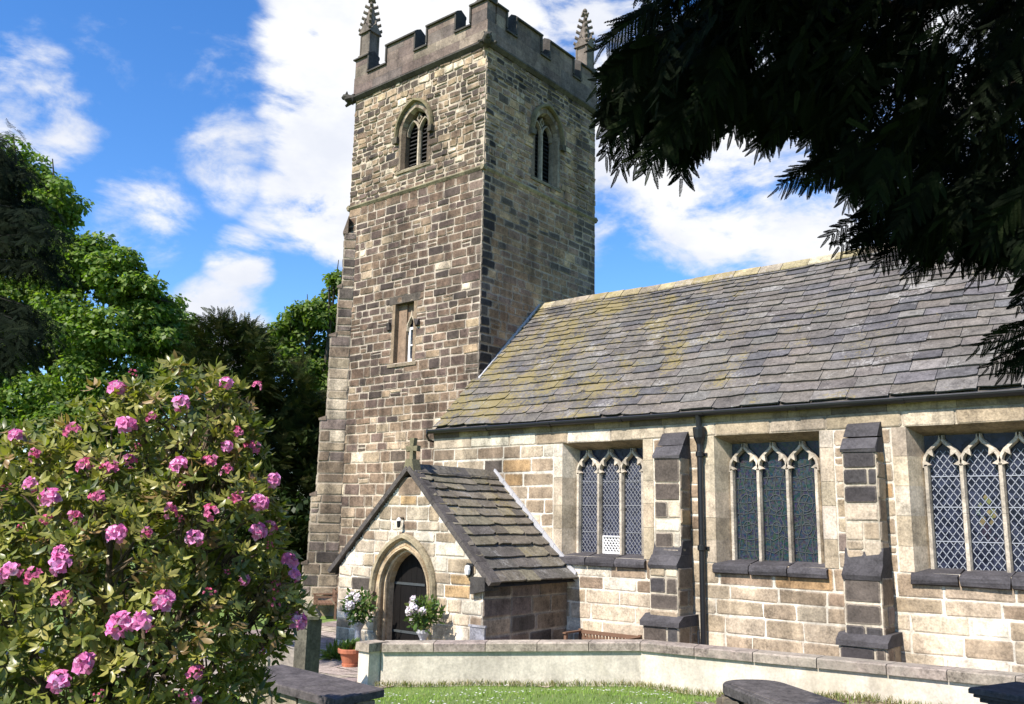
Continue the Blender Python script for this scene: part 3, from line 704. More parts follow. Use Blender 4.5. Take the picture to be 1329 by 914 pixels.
while u < NX1:
    e = u + random.uniform(.45, .65); zz = RZ + sagf(u, 1)
    mb.prism([(u, RY - .20, zz - .13), (u, RY - .20, zz - .10), (u, RY, zz + .09), (u, RY + .20, zz - .10), (u, RY + .20, zz - .13), (u, RY, zz + .03)], (e - u - .012, 0, 0), pick([(2, (.30, .25, .14)), (2, (.26, .22, .16)), (1, (.33, .29, .2))])); u = e
part_of(mb, 'ridge_tiles', M['slate'], rf, nv)
mb = MB()      # mortar flashing where the roof meets the tower, and the verge beyond it
q = lambda y, h: (0.0, y, EVZ + SL * (y - EY) + h)
for y0, y1 in ((.0, .62), (.63, 1.3), (1.31, 2.0), (2.01, 2.5)):
    mb.prism([(.006, y0, q(y0, 0)[2] + .03), (.006, y1, q(y1, 0)[2] + .03), (.006, y1, q(y1, 0)[2] + .10), (.006, y0, q(y0, 0)[2] + .10)], (.07, 0, 0), (.6, .6, .6))
part(mb, 'flashing', M['lead'], nv)
# gutter and downpipe
mb = MB(); gy, gz = EY - .045, EVZ - .05
prof = [(gy + .072 * math.cos(th), gz + .078 * math.sin(th)) for th in np.linspace(math.pi, 2 * math.pi, 9)] + [(gy + .06 * math.cos(th), gz + .02 + .05 * math.sin(th)) for th in np.linspace(2 * math.pi, math.pi, 7)]
u = -.26
while u < NX1:
    e = min(NX1, u + 1.83); mb.prism([(u, y, z) for y, z in prof], (e - u, 0, 0), (.02, .02, .02)); mb.prism([(e - .05, gy + .082 * math.cos(th), gz + .09 * math.sin(th)) for th in np.linspace(math.pi, 2 * math.pi, 9)], (.1, 0, 0), (.02, .02, .02)); u = e
mb.box((-.30, gy - .07, gz - .07), (-.262, gy + .07, gz + .03)); mb.tube([(-.28, gy, gz - .02), (-.34, gy, gz - .1), (-.36, gy + .1, gz - .22), (-.3, gy + .3, gz - .26)], .03, 6)
part(mb, 'gutter', M['iron'], nv)
mb = MB(); dx = 6.985
mb.tube([(dx, gy, gz - .05), (dx, gy + .02, gz - .17), (dx, NY - .10, gz - .36), (dx, NY - .10, .08)], .055, 10)
mb.lathe((dx, NY - .10, 4.28), [(.06, 0), (.06, .02), (.11, .14), (.125, .30), (.125, .34), (.10, .34)], 10)
for z in (.45, 2.3, 4.05):
    mb.lathe((dx, NY - .10, z), [(.056, 0), (.076, .01), (.076, .10), (.056, .11)], 10); mb.box((dx - .12, NY - .04, z + .02), (dx + .12, NY - .012, z + .08))
mb.tube([(dx, NY - .10, .2), (dx, NY - .12, .1), (dx, NY - .25, .05)], .06, 10)
part(mb, 'downpipe', M['iron'], nv)

# nave windows
def nave_window(a, b, gm, lat, idx):
    jm = MB(); F = FNv; dn = -.41; sp = .17; hsp = .13
    # jamb stones, long and short, flush with the wall
    for s_, e in ((-1, a), (1, b)):
        z = WZ0
        while z < WZ1 - .01:
            h = random.uniform(.38, .62); h = WZ1 - z if WZ1 - z - h < .25 else h
            o_ = jamb - .012
            q0, q1 = (e - o_, e) if s_ < 0 else (e, e + o_)
            ck = pick([(3, (.43, .36, .265)), (2, (.37, .305, .215)), (1, (.48, .42, .33))])
            fbox(jm, F, q0, q1, z + .004, z + h - .004, -.02, .012, ck)
            ei = e - s_ * sp       # splayed reveal
            zi = min(z + h, WZ1 - hsp); jm.add([F.p(e, z, .012), F.p(e, z + h, .012), F.p(ei, zi, dn), F.p(ei, z, dn)], [(0, 1, 2, 3)], ck); z += h
    jm.add([F.p(a, WZ1, .012), F.p(b, WZ1, .012), F.p(b - sp, WZ1 - hsp, dn), F.p(a + sp, WZ1 - hsp, dn)], [(0, 1, 2, 3)], (.26, .20, .14))
    jm.add([F.p(a, WZ0, .0), F.p(b, WZ0, .0), F.p(b, WZ0 - .0, dn), F.p(a, WZ0 - .0, dn)], [(0, 1, 2, 3)], TAN)
    wn = part(jm, 'window', M['ashlar'], nv)
    # tracery: mullions and three ogee heads with cusps
    tr = MB(); x0, x1 = a + sp, b - sp; zs = WZ0 + .05; mw = .046; lw_ = (x1 - x0) / 3
    kc = lambda: vary((.45, .395, .315), .82, 1.08)
    n0, n1 = dn + .01, dn + .13
    zsp = 3.78
    for i in range(4):
        u = x0 + lw_ * i; u = u + .03 if i == 0 else u - .03 if i == 3 else u
        sweep(tr, F, [(u, zs), (u, zsp * .55 + zs * .45)], mw, n0, n1, kc()); sweep(tr, F, [(u, zsp * .55 + zs * .45 + .004), (u, zsp + .05)], mw, n0, n1, kc())
    for i in range(3):
        c = x0 + lw_ * (i + .5); h = lw_ / 2
        for s_ in (-1, 1):
            cv = [(1.0, 3.78), (.985, 3.87), (.92, 3.96), (.72, 4.05), (.42, 4.13), (.18, 4.19), (.06, 4.24), (.012, 4.31)]
            sweep(tr, F, [(c + s_ * h * k_, z) for k_, z in cv], .038, n0, n1 - .005, kc())
            # cusps
            for (ku, kz), (tu, tz) in ((((.97), 3.85), (.60, 3.83)), ((.64, 4.05), (.44, 3.96))):
                A_ = np.array((c + s_ * h * ku, kz)); T_ = np.array((c + s_ * h * tu, tz)); pn = np.array((-(T_ - A_)[1], (T_ - A_)[0])); pn = pn / np.linalg.norm(pn) * .05
                tr.prism([F.p(*(A_ + pn), n0 + .02), F.p(*(A_ - pn), n0 + .02), F.p(*T_, n0 + .02)], F.N * .10, kc())
        sweep(tr, F, [(c, 4.25), (c, WZ1 - hsp - .01)], .018, n0, n1 - .01, kc())
    part_of(tr, 'tracery', M['ashlar'], wn, nv)
    g_ = MB(); g_.add([F.p(a, WZ0, dn), F.p(b, WZ0, dn), F.p(b, WZ1, dn), F.p(a, WZ1, dn)], [(0, 1, 2, 3)]); part_of(g_, 'glass', M[gm], wn, nv)
    if lat:
        lt = MB(); step, hw, off, tz = lat
        def clipseg(p0, p1, ua, ub, za, zb):
            t0, t1 = 0.0, 1.0; d = (p1[0] - p0[0], p1[1] - p0[1])
            for pp_, qq in ((-d[0], p0[0] - ua), (d[0], ub - p0[0]), (-d[1], p0[1] - za), (d[1], zb - p0[1])):
                if abs(pp_) < 1e-12:
                    if qq < 0: return None
                else:
                    r = qq / pp_
                    if pp_ < 0: t0 = max(t0, r)
                    else: t1 = min(t1, r)
            return None if t0 >= t1 else ((p0[0] + d[0] * t0, p0[1] + d[1] * t0), (p0[0] + d[0] * t1, p0[1] + d[1] * t1))
        for i in range(3):
            c = x0 + lw_ * (i + .5); h = lw_ / 2
            segs = []
            for sg in (-1, 1):
                k_ = -12
                while k_ < 40:
                    zc = zs + k_ * step
                    sgm = clipseg((c - 2, zc - sg * 2 * 1.35), (c + 2, zc + sg * 2 * 1.35), c - h + .05, c + h - .05, zs, 4.06)
                    if sgm: segs.append(sgm)
                    k_ += 1
            for p0, p1 in segs:
                # keep strips inside the light head
                def lim(pt): return pt[1] <= 3.82 or abs(pt[0] - c) < h * (1 - (pt[1] - 3.80) / .30 * .85)
                N_ = 14; pts = [(p0[0] + (p1[0] - p0[0]) * j / N_, p0[1] + (p1[1] - p0[1]) * j / N_) for j in range(N_ + 1)]; pts = [q_ for q_ in pts if lim(q_)]
                if len(pts) > 1: sweep(lt, F, [pts[0], pts[-1]], hw, dn + .004, dn + .012, (.5, .5, .5), taper=.9)
            for zz in (zs + .45, zs + 1.0, zs + 1.5):
                sweep(lt, F, [(c - h + .05, zz), (c + h - .05, zz)], hw * 1.3, dn + .005, dn + .016, (.5, .5, .5), taper=.9)
        part_of(lt, 'lattice', M[tz], wn, nv)
    else:
        lt = MB()      # leading of the stained glass: an irregular net
        for i in range(3):
            c = x0 + lw_ * (i + .5); h = lw_ / 2 - .06
            for zz in np.arange(zs + .2, 3.9, .22): sweep(lt, F, [(c - h, zz), (c - h * .3, zz + random.uniform(-.05, .05)), (c + h * .4, zz + random.uniform(-.05, .05)), (c + h, zz)], .007, dn + .004, dn + .012, (.1, .1, .1), taper=.9)
            for k_ in range(3):
                pts = [(c + h * (-.6 + .6 * k_) + random.uniform(-.06, .06), zz) for zz in np.arange(zs, 3.9, .2)]; sweep(lt, F, pts, .006, dn + .004, dn + .012, (.1, .1, .1), taper=.9)
            for rr, zc in ((.13, 3.2), (.09, 2.75)):
                sweep(lt, F, [(c + rr * math.cos(th), zc + rr * 1.2 * math.sin(th)) for th in np.linspace(0, 2 * math.pi, 14)[:-1]], .008, dn + .004, dn + .013, (.1, .1, .1), closed=True)
        part_of(lt, 'leading', M['darklead'], wn, nv)
    if idx == 0:
        vp = MB(); c = x0 + lw_ * 1.5; h = lw_ / 2 - .07
        fm_ = [(c - h, zs + .02), (c + h, zs + .02), (c + h, zs + .36), (c - h, zs + .36)]
        sweep(vp, F, fm_, .016, dn + .01, dn + .05, (.7, .7, .7), closed=True)
        for k_ in range(-3, 8):
            for sg in (-1, 1):
                s2 = clipseg((c - 1, zs + .02 + k_ * .1 - sg * 1.35), (c + 1, zs + .02 + k_ * .1 + sg * 1.35), c - h, c + h, zs + .02, zs + .36)
                if s2: sweep(vp, F, list(s2), .011, dn + .012, dn + .035, (.7, .7, .7))
        part_of(vp, 'ventilator', M['white'], wn, nv)
    if idx == 2:
        sg_ = MB(); c = x0 + lw_ * 1.5
        for k_ in range(26):       # small quarries of green, amber and dark glass making up the figure
            zz = RNG.uniform(2.62, 3.36); hw_ = .13 * (1 - abs(zz - 3.05) / .36) if zz > 2.86 else .20 * (1 - (zz - 2.6) / .28)
            u_ = c + RNG.uniform(-1, 1) * max(.02, hw_); a_ = RNG.uniform(.025, .05)
            sg_.add([F.p(u_ - a_, zz, dn + .002 + k_ * .00005), F.p(u_, zz - a_ * 1.35, dn + .002 + k_ * .00005), F.p(u_ + a_, zz, dn + .002 + k_ * .00005), F.p(u_, zz + a_ * 1.35, dn + .002 + k_ * .00005)], [(0, 1, 2, 3)], pick([(2, (.10, .11, .04)), (2, (.13, .105, .05)), (1, (.05, .09, .05))]) if zz > 2.86 else (.02, .016, .028))
        part_of(sg_, 'stained_figure', M['ashlar'], wn, nv)
    # sloping dark sill in three stones
    sl_ = MB(); u = a - .06
    for i in range(3):
        e = a - .06 + (b - a + .12) * (i + 1) / 3
        fprof(sl_, F, u + .012, e - .012, [(dn + .02, 2.16), (dn + .02, 1.95), (.02, 1.90), (.085, 1.92), (.10, 1.98), (.085, 2.045), (.03, 2.085)], vary((.062, .058, .062), .75, 1.3), .009); u = e
    part_of(sl_, 'sill', M['sooty'], wn, nv)
LATS = [(.115, .0035, 0, 'leadcame'), None, (.155, .0062, 0, 'wire'), (.155, .0062, 0, 'wire'), None]
GLS = ['glass_blue', 'stained', 'glass', 'glass', 'stained']
for i, (a, b) in enumerate(WIN): nave_window(a, b, GLS[i], LATS[i], i)

# nave buttresses
def nave_buttress(c):
    mb, bk, cp = MB(), MB(), MB(); hw = .275; pu, plw, pp_ = .40, .58, .72
    for z0, z1, P, h in ((0, .95, pp_, hw + .09), (.95, 2.0, plw, hw + .02), (2.0, 4.05, pu, hw)):
        Ff = Fr((c - h, NY - P, 0), (1, 0, 0), (0, -1, 0)); Fe = Fr((c + h, NY - P, 0), (0, 1, 0), (1, 0, 0)); Fw = Fr((c - h, NY - P, 0), (0, 1, 0), (-1, 0, 0))
        masonry(mb, bk, Ff, 0, 2 * h, z0, z1, (.24, .36), (.24, .62), .03, pal_butt, d=(.013, .022), bcol=(.5, .44, .34), rough=.005)
        masonry(mb, bk, Fe, 0, P - .01, z0, z1, (.24, .36), (.25, .5), .03, pal_side, d=(.013, .022)); masonry(mb, bk, Fw, 0, P - .01, z0, z1, (.24, .36), (.25, .5), .03, pal_side, d=(.013, .022))
    K = (.058, .054, .056); ws_ = []
    def wt(h, prof):
        cp = MB(); fprof(cp, FNv, c - h, c + h, prof, vary(K, .8, 1.25), .011); ws_.append(cp)
    wt(hw + .016, [(.0, 4.02), (pu + .04, 4.02), (pu + .045, 4.08), (pu - .10, 4.27), (0, 4.30)]); wt(hw + .004, [(0, 4.302), (pu - .12, 4.285), (.10, 4.52), (0, 4.56)])
    wt(hw + .03, [(.0, 1.96), (plw + .04, 1.96), (plw + .045, 2.03), (plw - .10, 2.20), (0, 2.22)]); wt(hw + .03, [(0, 2.222), (plw - .12, 2.205), (pu - .02, 2.46), (0, 2.48)])
    wt(hw + .13, [(.0, .94), (pp_ + .05, .94), (pp_ + .05, 1.02), (plw, 1.13), (0, 1.14)])
    b_ = part(mb, 'buttress', M['sooty'], nv); part_of(bk, 'mortar', M['mortar'], b_, nv); [part_of(q_, 'weathering', M['sooty'], b_, nv) for q_ in ws_]
for c in (6.44, 10.06, 13.6, 17.2): nave_buttress(c)

# ------------------------------------------------------------------ PORCH
PY, PX0, PX1, PAX, PAZ, PEZ = -3.976, -.33, 3.83, 1.75, 3.80, 1.78
pr = thing('church_porch', 'small gabled stone porch with pointed doorway and mossy stone slate roof', 'porch', (PAX, -2.6, 0))
FP = Fr((0, PY, 0), (1, 0, 0), (0, -1, 0))
dc, da, dsp, dri = 1.70, .83, 1.36, .98
psl = (PAZ - PEZ) / (PX1 - PAX)
hl = arch_hole(dc, da - .09, 0, dsp, dri - .06)
ul = lambda z: (max(PX0 + .02, PAX - (PAZ - .05 - z) / psl), min(PX1 - .02, PAX + (PAZ - .05 - z) / psl))
mb, bk = MB(), MB(); masonry(mb, bk, FP, PX0, PX1, 0, 3.62, (.2, .31), (.26, .6), .03, pal_porch, hl, (PEZ,), d=(.013, .022), ulim=ul, bcol=(.60, .55, .46))
o1 = part(mb, 'wall', M['stone'], pr); part_of(bk, 'mortar', M['mortar'], o1, pr)
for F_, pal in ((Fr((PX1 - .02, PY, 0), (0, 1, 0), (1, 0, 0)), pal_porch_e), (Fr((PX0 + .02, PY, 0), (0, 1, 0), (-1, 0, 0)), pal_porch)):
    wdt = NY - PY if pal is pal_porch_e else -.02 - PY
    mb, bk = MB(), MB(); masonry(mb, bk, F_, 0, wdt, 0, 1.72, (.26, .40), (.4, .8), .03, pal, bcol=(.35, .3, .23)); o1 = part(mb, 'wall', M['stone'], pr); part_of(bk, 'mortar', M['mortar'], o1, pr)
# doorway: two moulded orders, hood mould, door
st = MB(); cf = lambda i: vary(random.choice([(.40, .31, .2), (.46, .36, .24), (.36, .26, .15)]), .82, 1.1)
A1 = arch_pts(dc, da, 0, dsp, dri, 10); A2 = arch_pts(dc, da - .09, 0, dsp, dri - .09, 10); A3 = arch_pts(dc, da - .14, 0, dsp, dri - .14, 10); A4 = arch_pts(dc, da - .18, 0, dsp, dri - .18, 10); A5 = arch_pts(dc, da - .22, 0, dsp, dri - .22, 10)
band(st, FP, A1, A2, .02, .02, cf); band(st, FP, A2, A3, .02, -.08, cf); band(st, FP, A3, A4, -.08, -.09, cf); band(st, FP, A4, A5, -.09, -.16, cf); band(st, FP, A5, A5, -.16, -.32, cf)
sweep(st, FP, offs(A2, -.035), .025, -.02, .045, (.42, .33, .21)); sweep(st, FP, offs(A4, -.015), .024, -.12, -.06, (.44, .34, .22))
dw = part(st, 'doorway', M['ashlar'], pr)
hd = MB(); hp = arch_pts(dc, da + .05, dsp - .1, dsp, dri + .10, 10); sweep(hd, FP, hp, .06, .01, .12, (.30, .25, .16))
for q in (hp[0], hp[-1]): fbox(hd, FP, q[0] - .09, q[0] + .09, q[1] - .2, q[1] + .03, .005, .14, (.17, .13, .09), .025)
part_of(hd, 'hood_mould', M['ashlar'], dw, pr)
db = MB(); u = dc - .7
while u < dc + .7:
    fbox(db, FP, u, u + .146, 0.02, 2.32, -.34, -.305 + random.uniform(-.004, .004), (.02, .02, .02)); u += .15
dr = part(db, 'door', M['door'], pr)
for z in (.5, 1.45):
    hg = MB(); fbox(hg, FP, dc - .58, dc + .3, z, z + .05, -.301, -.288, (.02, .02, .02)); part_of(hg, 'hinge', M['darklead'], dr, pr)
hg = MB(); hg.lathe((dc + .34, PY + .28, 1.0), [(.035, 0), (.05, .02), (.05, .06), (.03, .08)], 10)
part_of(hg, 'handle', M['darklead'], dr, pr)
mb = MB(); mb.box((dc - .85, PY - .32, .0), (dc + .85, PY + .6, .10), (.3, .25, .2)); part(mb, 'step', M['coping'], pr)
# roof slopes
PC = [(3, (.15, .13, .10)), (2, (.19, .165, .115)), (2, (.11, .10, .085)), (1, (.22, .19, .13))]
OH = .22; xe = PX1 + OH; ze = PEZ - OH * psl + .05
mb = MB(); slate_roof(mb, PY + .02, NY, (xe, 0, ze), (PAX, 0, PAZ), (0, 1, 0), 12, .36, .22, PC, thick=.028, wr=(.35, .8)); rfp = part(mb, 'roof', M['porchslate'], pr, label='sunlit mossy roof slope')
mb = MB(); slate_roof(mb, PY + .02, -.02, (2 * PAX - xe, 0, ze), (PAX, 0, PAZ), (0, 1, 0), 12, .36, .22, PC, thick=.028, wr=(.35, .8)); part(mb, 'roof', M['porchslate'], pr)
mb = MB(); mb.add([(xe - .02, PY + .05, ze - .05), (xe - .02, NY, ze - .05), (PAX, NY, PAZ - .08), (PAX, PY + .05, PAZ - .08), (2 * PAX - xe + .02, PY + .05, ze - .05), (2 * PAX - xe + .02, NY, ze - .05)], [(0, 1, 2, 3), (3, 2, 5, 4)], (.04, .035, .03)); part_of(mb, 'underlay', M['sooty'], rfp, pr)
mb = MB(); y = PY - .02
while y < NY - .05:
    e = min(NY - .01, y + random.uniform(.45, .6)); mb.prism([(PAX - .19, y, PAZ - .10), (PAX - .17, y, PAZ - .05), (PAX, y, PAZ + .11), (PAX + .17, y, PAZ - .05), (PAX + .19, y, PAZ - .10), (PAX, y, PAZ + .03)], (0, e - y - .01, 0), pick([(1, (.13, .115, .09)), (1, (.1, .09, .08))])); y = e
part_of(mb, 'ridge_tiles', M['porchslate'], rfp, pr)
mb = MB(); wv = .30           # flat verge stones on the gable edge
for sgn in (1, -1):
    L0 = np.array((PAX + sgn * (xe - PAX + .0), ze)); L1 = np.array((PAX + sgn * .0, PAZ)); n_ = 6
    for i in range(n_):
        a_ = L0 + (L1 - L0) * i / n_; b_ = L0 + (L1 - L0) * (i + .985) / n_
        nv_ = np.array((sgn * psl, 1.0)); nv_ /= np.linalg.norm(nv_)
        q = [a_ - nv_ * .03, b_ - nv_ * .03, b_ + nv_ * .065, a_ + nv_ * .065]
        mb.prism([(u, PY - .10, z) for u, z in q], (0, wv, 0), vary((.085, .075, .068), .8, 1.2))
part_of(mb, 'verge', M['sooty'], rfp, pr)
mb = MB()
for i in range(8):
    s0, s1 = i / 8, (i + .98) / 8
    a_ = np.array((xe, ze)) * (1 - s0) + np.array((PAX, PAZ)) * s0; b_ = np.array((xe, ze)) * (1 - s1) + np.array((PAX, PAZ)) * s1
    mb.prism([(a_[0], NY - .002, a_[1] + .05), (b_[0], NY - .002, b_[1] + .05), (b_[0] + .03, NY - .002, b_[1] + .15), (a_[0] + .03, NY - .002, a_[1] + .15)], (0, -.06, 0), (.6, .6, .6))
part_of(mb, 'flashing', M['lead'], rfp, pr)
# kneeler stones, gable cross
for sgn in (1,):
    mb = MB(); x0 = PAX + sgn * (PX1 - PAX - .24); x1 = PAX + sgn * (PX1 - PAX + .12); lo_, hi_ = min(x0, x1), max(x0, x1)
    mb.prism([(lo_, PY - .12, 1.42), (hi_, PY - .12, 1.50), (hi_, PY - .12, 1.74), (lo_, PY - .12, 1.74)], (0, .4, 0), (.06, .055, .05)); part(mb, 'kneeler', M['sooty'], pr)
mb = MB(); kx = (.15, .135, .08); cx_, cy_, cz_ = PAX, PY + .05, PAZ + .05
mb.prism([(cx_ - .16, cy_ - .11, cz_ - .12), (cx_ + .16, cy_ - .11, cz_ - .12), (cx_ + .09, cy_ - .11, cz_ + .14), (cx_ - .09, cy_ - .11, cz_ + .14)], (0, .22, 0), kx)
mb.prism([(cx_ - .05, cy_ - .045, cz_ + .1), (cx_ + .05, cy_ - .045, cz_ + .1), (cx_ + .045, cy_ - .045, cz_ + .32), (cx_ + .16, cy_ - .045, cz_ + .30), (cx_ + .17, cy_ - .045, cz_ + .42), (cx_ + .045, cy_ - .045, cz_ + .41), (cx_ + .07, cy_ - .045, cz_ + .58),
          (cx_ - .07, cy_ - .045, cz_ + .58), (cx_ - .045, cy_ - .045, cz_ + .41), (cx_ - .17, cy_ - .045, cz_ + .42), (cx_ - .16, cy_ - .045, cz_ + .30), (cx_ - .045, cy_ - .045, cz_ + .32)], (0, .10, 0), kx)
part(mb, 'gable_cross', M['sooty'], pr)
# ------------------------------------------------------------------ fittings on the porch
ln = thing('wall_lantern', 'small black lantern with pale cap above the pointed porch doorway', 'lantern', (1.62, PY - .02, 2.60))
mb = MB(); mb.box((1.60, PY - .12, 2.78), (1.64, PY - .018, 2.81)); mb.lathe((1.62, PY - .14, 2.56), [(.01, .04), (.035, .06), (.045, .17), (.03, .18)], 6); part(mb, 'body', M['iron'], ln)
mb = MB(); mb.lathe((1.62, PY - .14, 2.77), [(.05, -.03), (.045, .0), (.02, .03), (.01, .035)], 10); part(mb, 'cap', M['white'], ln)
ln = thing('bulkhead_lamp', 'white bulkhead lamp fixed at the corner of the porch gable', 'lamp', (3.50, PY - .02, 1.82))
mb = MB(); mb.box((3.42, PY - .05, 1.74), (3.58, PY - .016, 1.98), (.05, .05, .05)); part(mb, 'backplate', M['iron'], ln)
mb = MB(); mb.lathe((3.50, PY - .10, 1.76), [(.01, 0), (.05, .02), (.06, .1), (.05, .17), (.01, .19)], 10); part(mb, 'shade', M['white'], ln)
nb = MB(); nb.box((3.56, PY - .06, .60), (3.92, PY - .022, .84), (.20, .20, .22)); nb.box((3.53, PY - .075, .84), (3.95, PY - .022, .875), (.26, .26, .28)); nb.box((3.53, PY - .075, .565), (3.95, PY - .022, .60), (.24, .24, .26))
tag(nb.build('stone_plaque', M['coping']), 'grey stone plaque low on the porch wall beside the corner', 'plaque')

# ------------------------------------------------------------------ LOW WALL
lwl = thing('boundary_wall', 'low pale rendered wall with stone coping bending along the lawn in front of the church', 'wall', (7, -3.7, .2))
mb, cp = MB(), MB(); TH = .15
def wpts(k):      # mitred offsets in plan
    return offs([(q[0], q[1]) for q in WP], k)
L_, R__ = wpts(TH), wpts(-TH); Lc, Rc = wpts(TH + .05), wpts(-TH - .05)
CPT = .135
for i in range(len(WP) - 1):
    n_ = max(2, int(math.dist(WP[i][:2], WP[i + 1][:2]) / .85))
    for j in range(n_):
        f0, f1 = j / n_, (j + 1) / n_
        lp = lambda A, B, f: (A[0] + (B[0] - A[0]) * f, A[1] + (B[1] - A[1]) * f)
        zt0 = WP[i][3] + (WP[i + 1][3] - WP[i][3]) * f0; zt1 = WP[i][3] + (WP[i + 1][3] - WP[i][3]) * f1
        a0, a1, b0, b1 = lp(L_[i], L_[i + 1], f0), lp(L_[i], L_[i + 1], f1), lp(R__[i], R__[i + 1], f0), lp(R__[i], R__[i + 1], f1)
        mb.add([(*b0, -.3), (*b1, -.3), (*b1, zt1 - CPT), (*b0, zt0 - CPT), (*a0, -.3), (*a1, -.3), (*a1, zt1 - CPT), (*a0, zt0 - CPT)], [(0, 1, 2, 3), (5, 4, 7, 6), (3, 2, 6, 7)], (.57, .515, .425))
        g0, g1 = f0 + .006 / n_ * 1.2, f1 - .006 / n_ * 1.2
        a0, a1, b0, b1 = lp(Lc[i], Lc[i + 1], g0), lp(Lc[i], Lc[i + 1], g1), lp(Rc[i], Rc[i + 1], g0), lp(Rc[i], Rc[i + 1], g1)
        kk = pick([(3, (.30, .255, .205)), (2, (.26, .215, .18)), (1, (.34, .29, .23))]); e = .018
        i_ = lambda P_, Q_, s: (P_[0] + (Q_[0] - P_[0]) * s, P_[1] + (Q_[1] - P_[1]) * s)
        c0, c1, d0, d1 = i_(a0, b0, .06), i_(a1, b1, .06), i_(b0, a0, .06), i_(b1, a1, .06)
        cp.add([(*b0, zt0 - CPT), (*b1, zt1 - CPT), (*b1, zt1 - e), (*b0, zt0 - e), (*a0, zt0 - CPT), (*a1, zt1 - CPT), (*a1, zt1 - e), (*a0, zt0 - e), (*d0, zt0), (*d1, zt1), (*c1, zt1), (*c0, zt0)],
               [(0, 1, 2, 3), (5, 4, 7, 6), (3, 2, 9, 8), (8, 9, 10, 11), (11, 10, 6, 7), (4, 5, 1, 0), (0, 3, 8, 11, 7, 4), (1, 2, 9, 10, 6, 5)], kk)
part(mb, 'body', M['render'], lwl); part(cp, 'coping', M['coping'], lwl)
# end pier, square to the church
x, y = WP[0][0] - .02, WP[0][1] - .02
mb = MB(); mb.box((3.62, -6.78, -.2), (3.87, -6.44, .68), (.57, .515, .425)); part(mb, 'pier', M['render'], lwl)
mb = MB(); mb.box((3.585, -6.82, .682), (3.905, -6.40, .81), (.32, .27, .21), .006); part(mb, 'pier_cap', M['coping'], lwl)

# ==== SECOND HALF
# ------------------------------------------------------------------ vegetation tools (numpy batches of leaves)
def unit(a): return a / (np.linalg.norm(a, axis=-1, keepdims=True) + 1e-9)
def leaf_quads(P, D, S, L, Wd, cup=.12):
    """rhombic leaves: base P, along D, side S; returns V, F"""
    Nn = np.cross(D, S); L = np.asarray(L)[:, None]; Wd = np.asarray(Wd)[:, None]
    V = np.stack([P, P + D * L * .45 + S * Wd * .5 + Nn * L * cup * .5, P + D * L, P + D * L * .45 - S * Wd * .5 + Nn * L * cup * .5], 1)
    return V.reshape(-1, 3), np.arange(len(P) * 4).reshape(-1, 4)
def leaf_long(P, D, S, L, Wd, droop=.12):
    Nn = np.cross(D, S); L = np.asarray(L)[:, None]; Wd = np.asarray(Wd)[:, None]
    def q(f, sd, k): return P + D * L * f + S * Wd * .5 * sd - Nn * L * (droop * f * f) + Nn * Wd * k
    V = np.stack([q(0, 0, 0), q(.34, 1, .16), q(.72, .85, .14), q(1, 0, 0), q(.72, -.85, .14), q(.34, -1, .16), q(.34, 0, 0), q(.72, 0, 0)], 1)
    b = np.array([(0, 5, 6, 1), (6, 7, 2, 1), (5, 4, 7, 6), (7, 4, 3, 2)])
    F = (np.arange(len(P))[:, None, None] * 8 + b[None]).reshape(-1, 4)
    return V.reshape(-1, 3), F
def rnd_dirs(n): return unit(RNG.normal(size=(n, 3)))
def colours(n, cols, wts, var=.18):
    c = np.array(cols)[RNG.choice(len(cols), n, p=np.array(wts) / sum(wts))]
    return c * RNG.uniform(1 - var, 1 + var, (n, 1)) * RNG.uniform(.96, 1.04, (n, 3))
def leafy(name, parts_, mat, parent, org):
    V = np.concatenate([p[0] for p in parts_]); C = np.concatenate([p[2] for p in parts_]); o_ = 0; Fs = []
    for p in parts_: Fs.append(p[1] + o_); o_ += len(p[0])
    o = mesh_obj(name, V - np.array(org), np.concatenate(Fs), C, mat); o.parent = parent; return o
def blob_leaves(c, r, n, size, cols, wts, flat=.75, up=.55):
    """clump of leaves through the outer volume of a blob"""
    d = rnd_dirs(n); rad = r * RNG.uniform(.45, 1.0, (n, 1)) ** .6
    P = np.array(c) + d * rad * np.array((1, 1, flat))
    N = unit(d * .6 + np.array((0, 0, up)) + RNG.normal(size=(n, 3)) * .45)
    D = unit(np.cross(N, rnd_dirs(n)) + np.array((0, 0, -.25))); S = unit(np.cross(N, D))
    L = size * RNG.uniform(.6, 1.25, n)
    V, F = leaf_quads(P, D, S, L, L * .72); return V, F, colours(n, cols, wts)
def rpx(r, d): return r * d / FPX

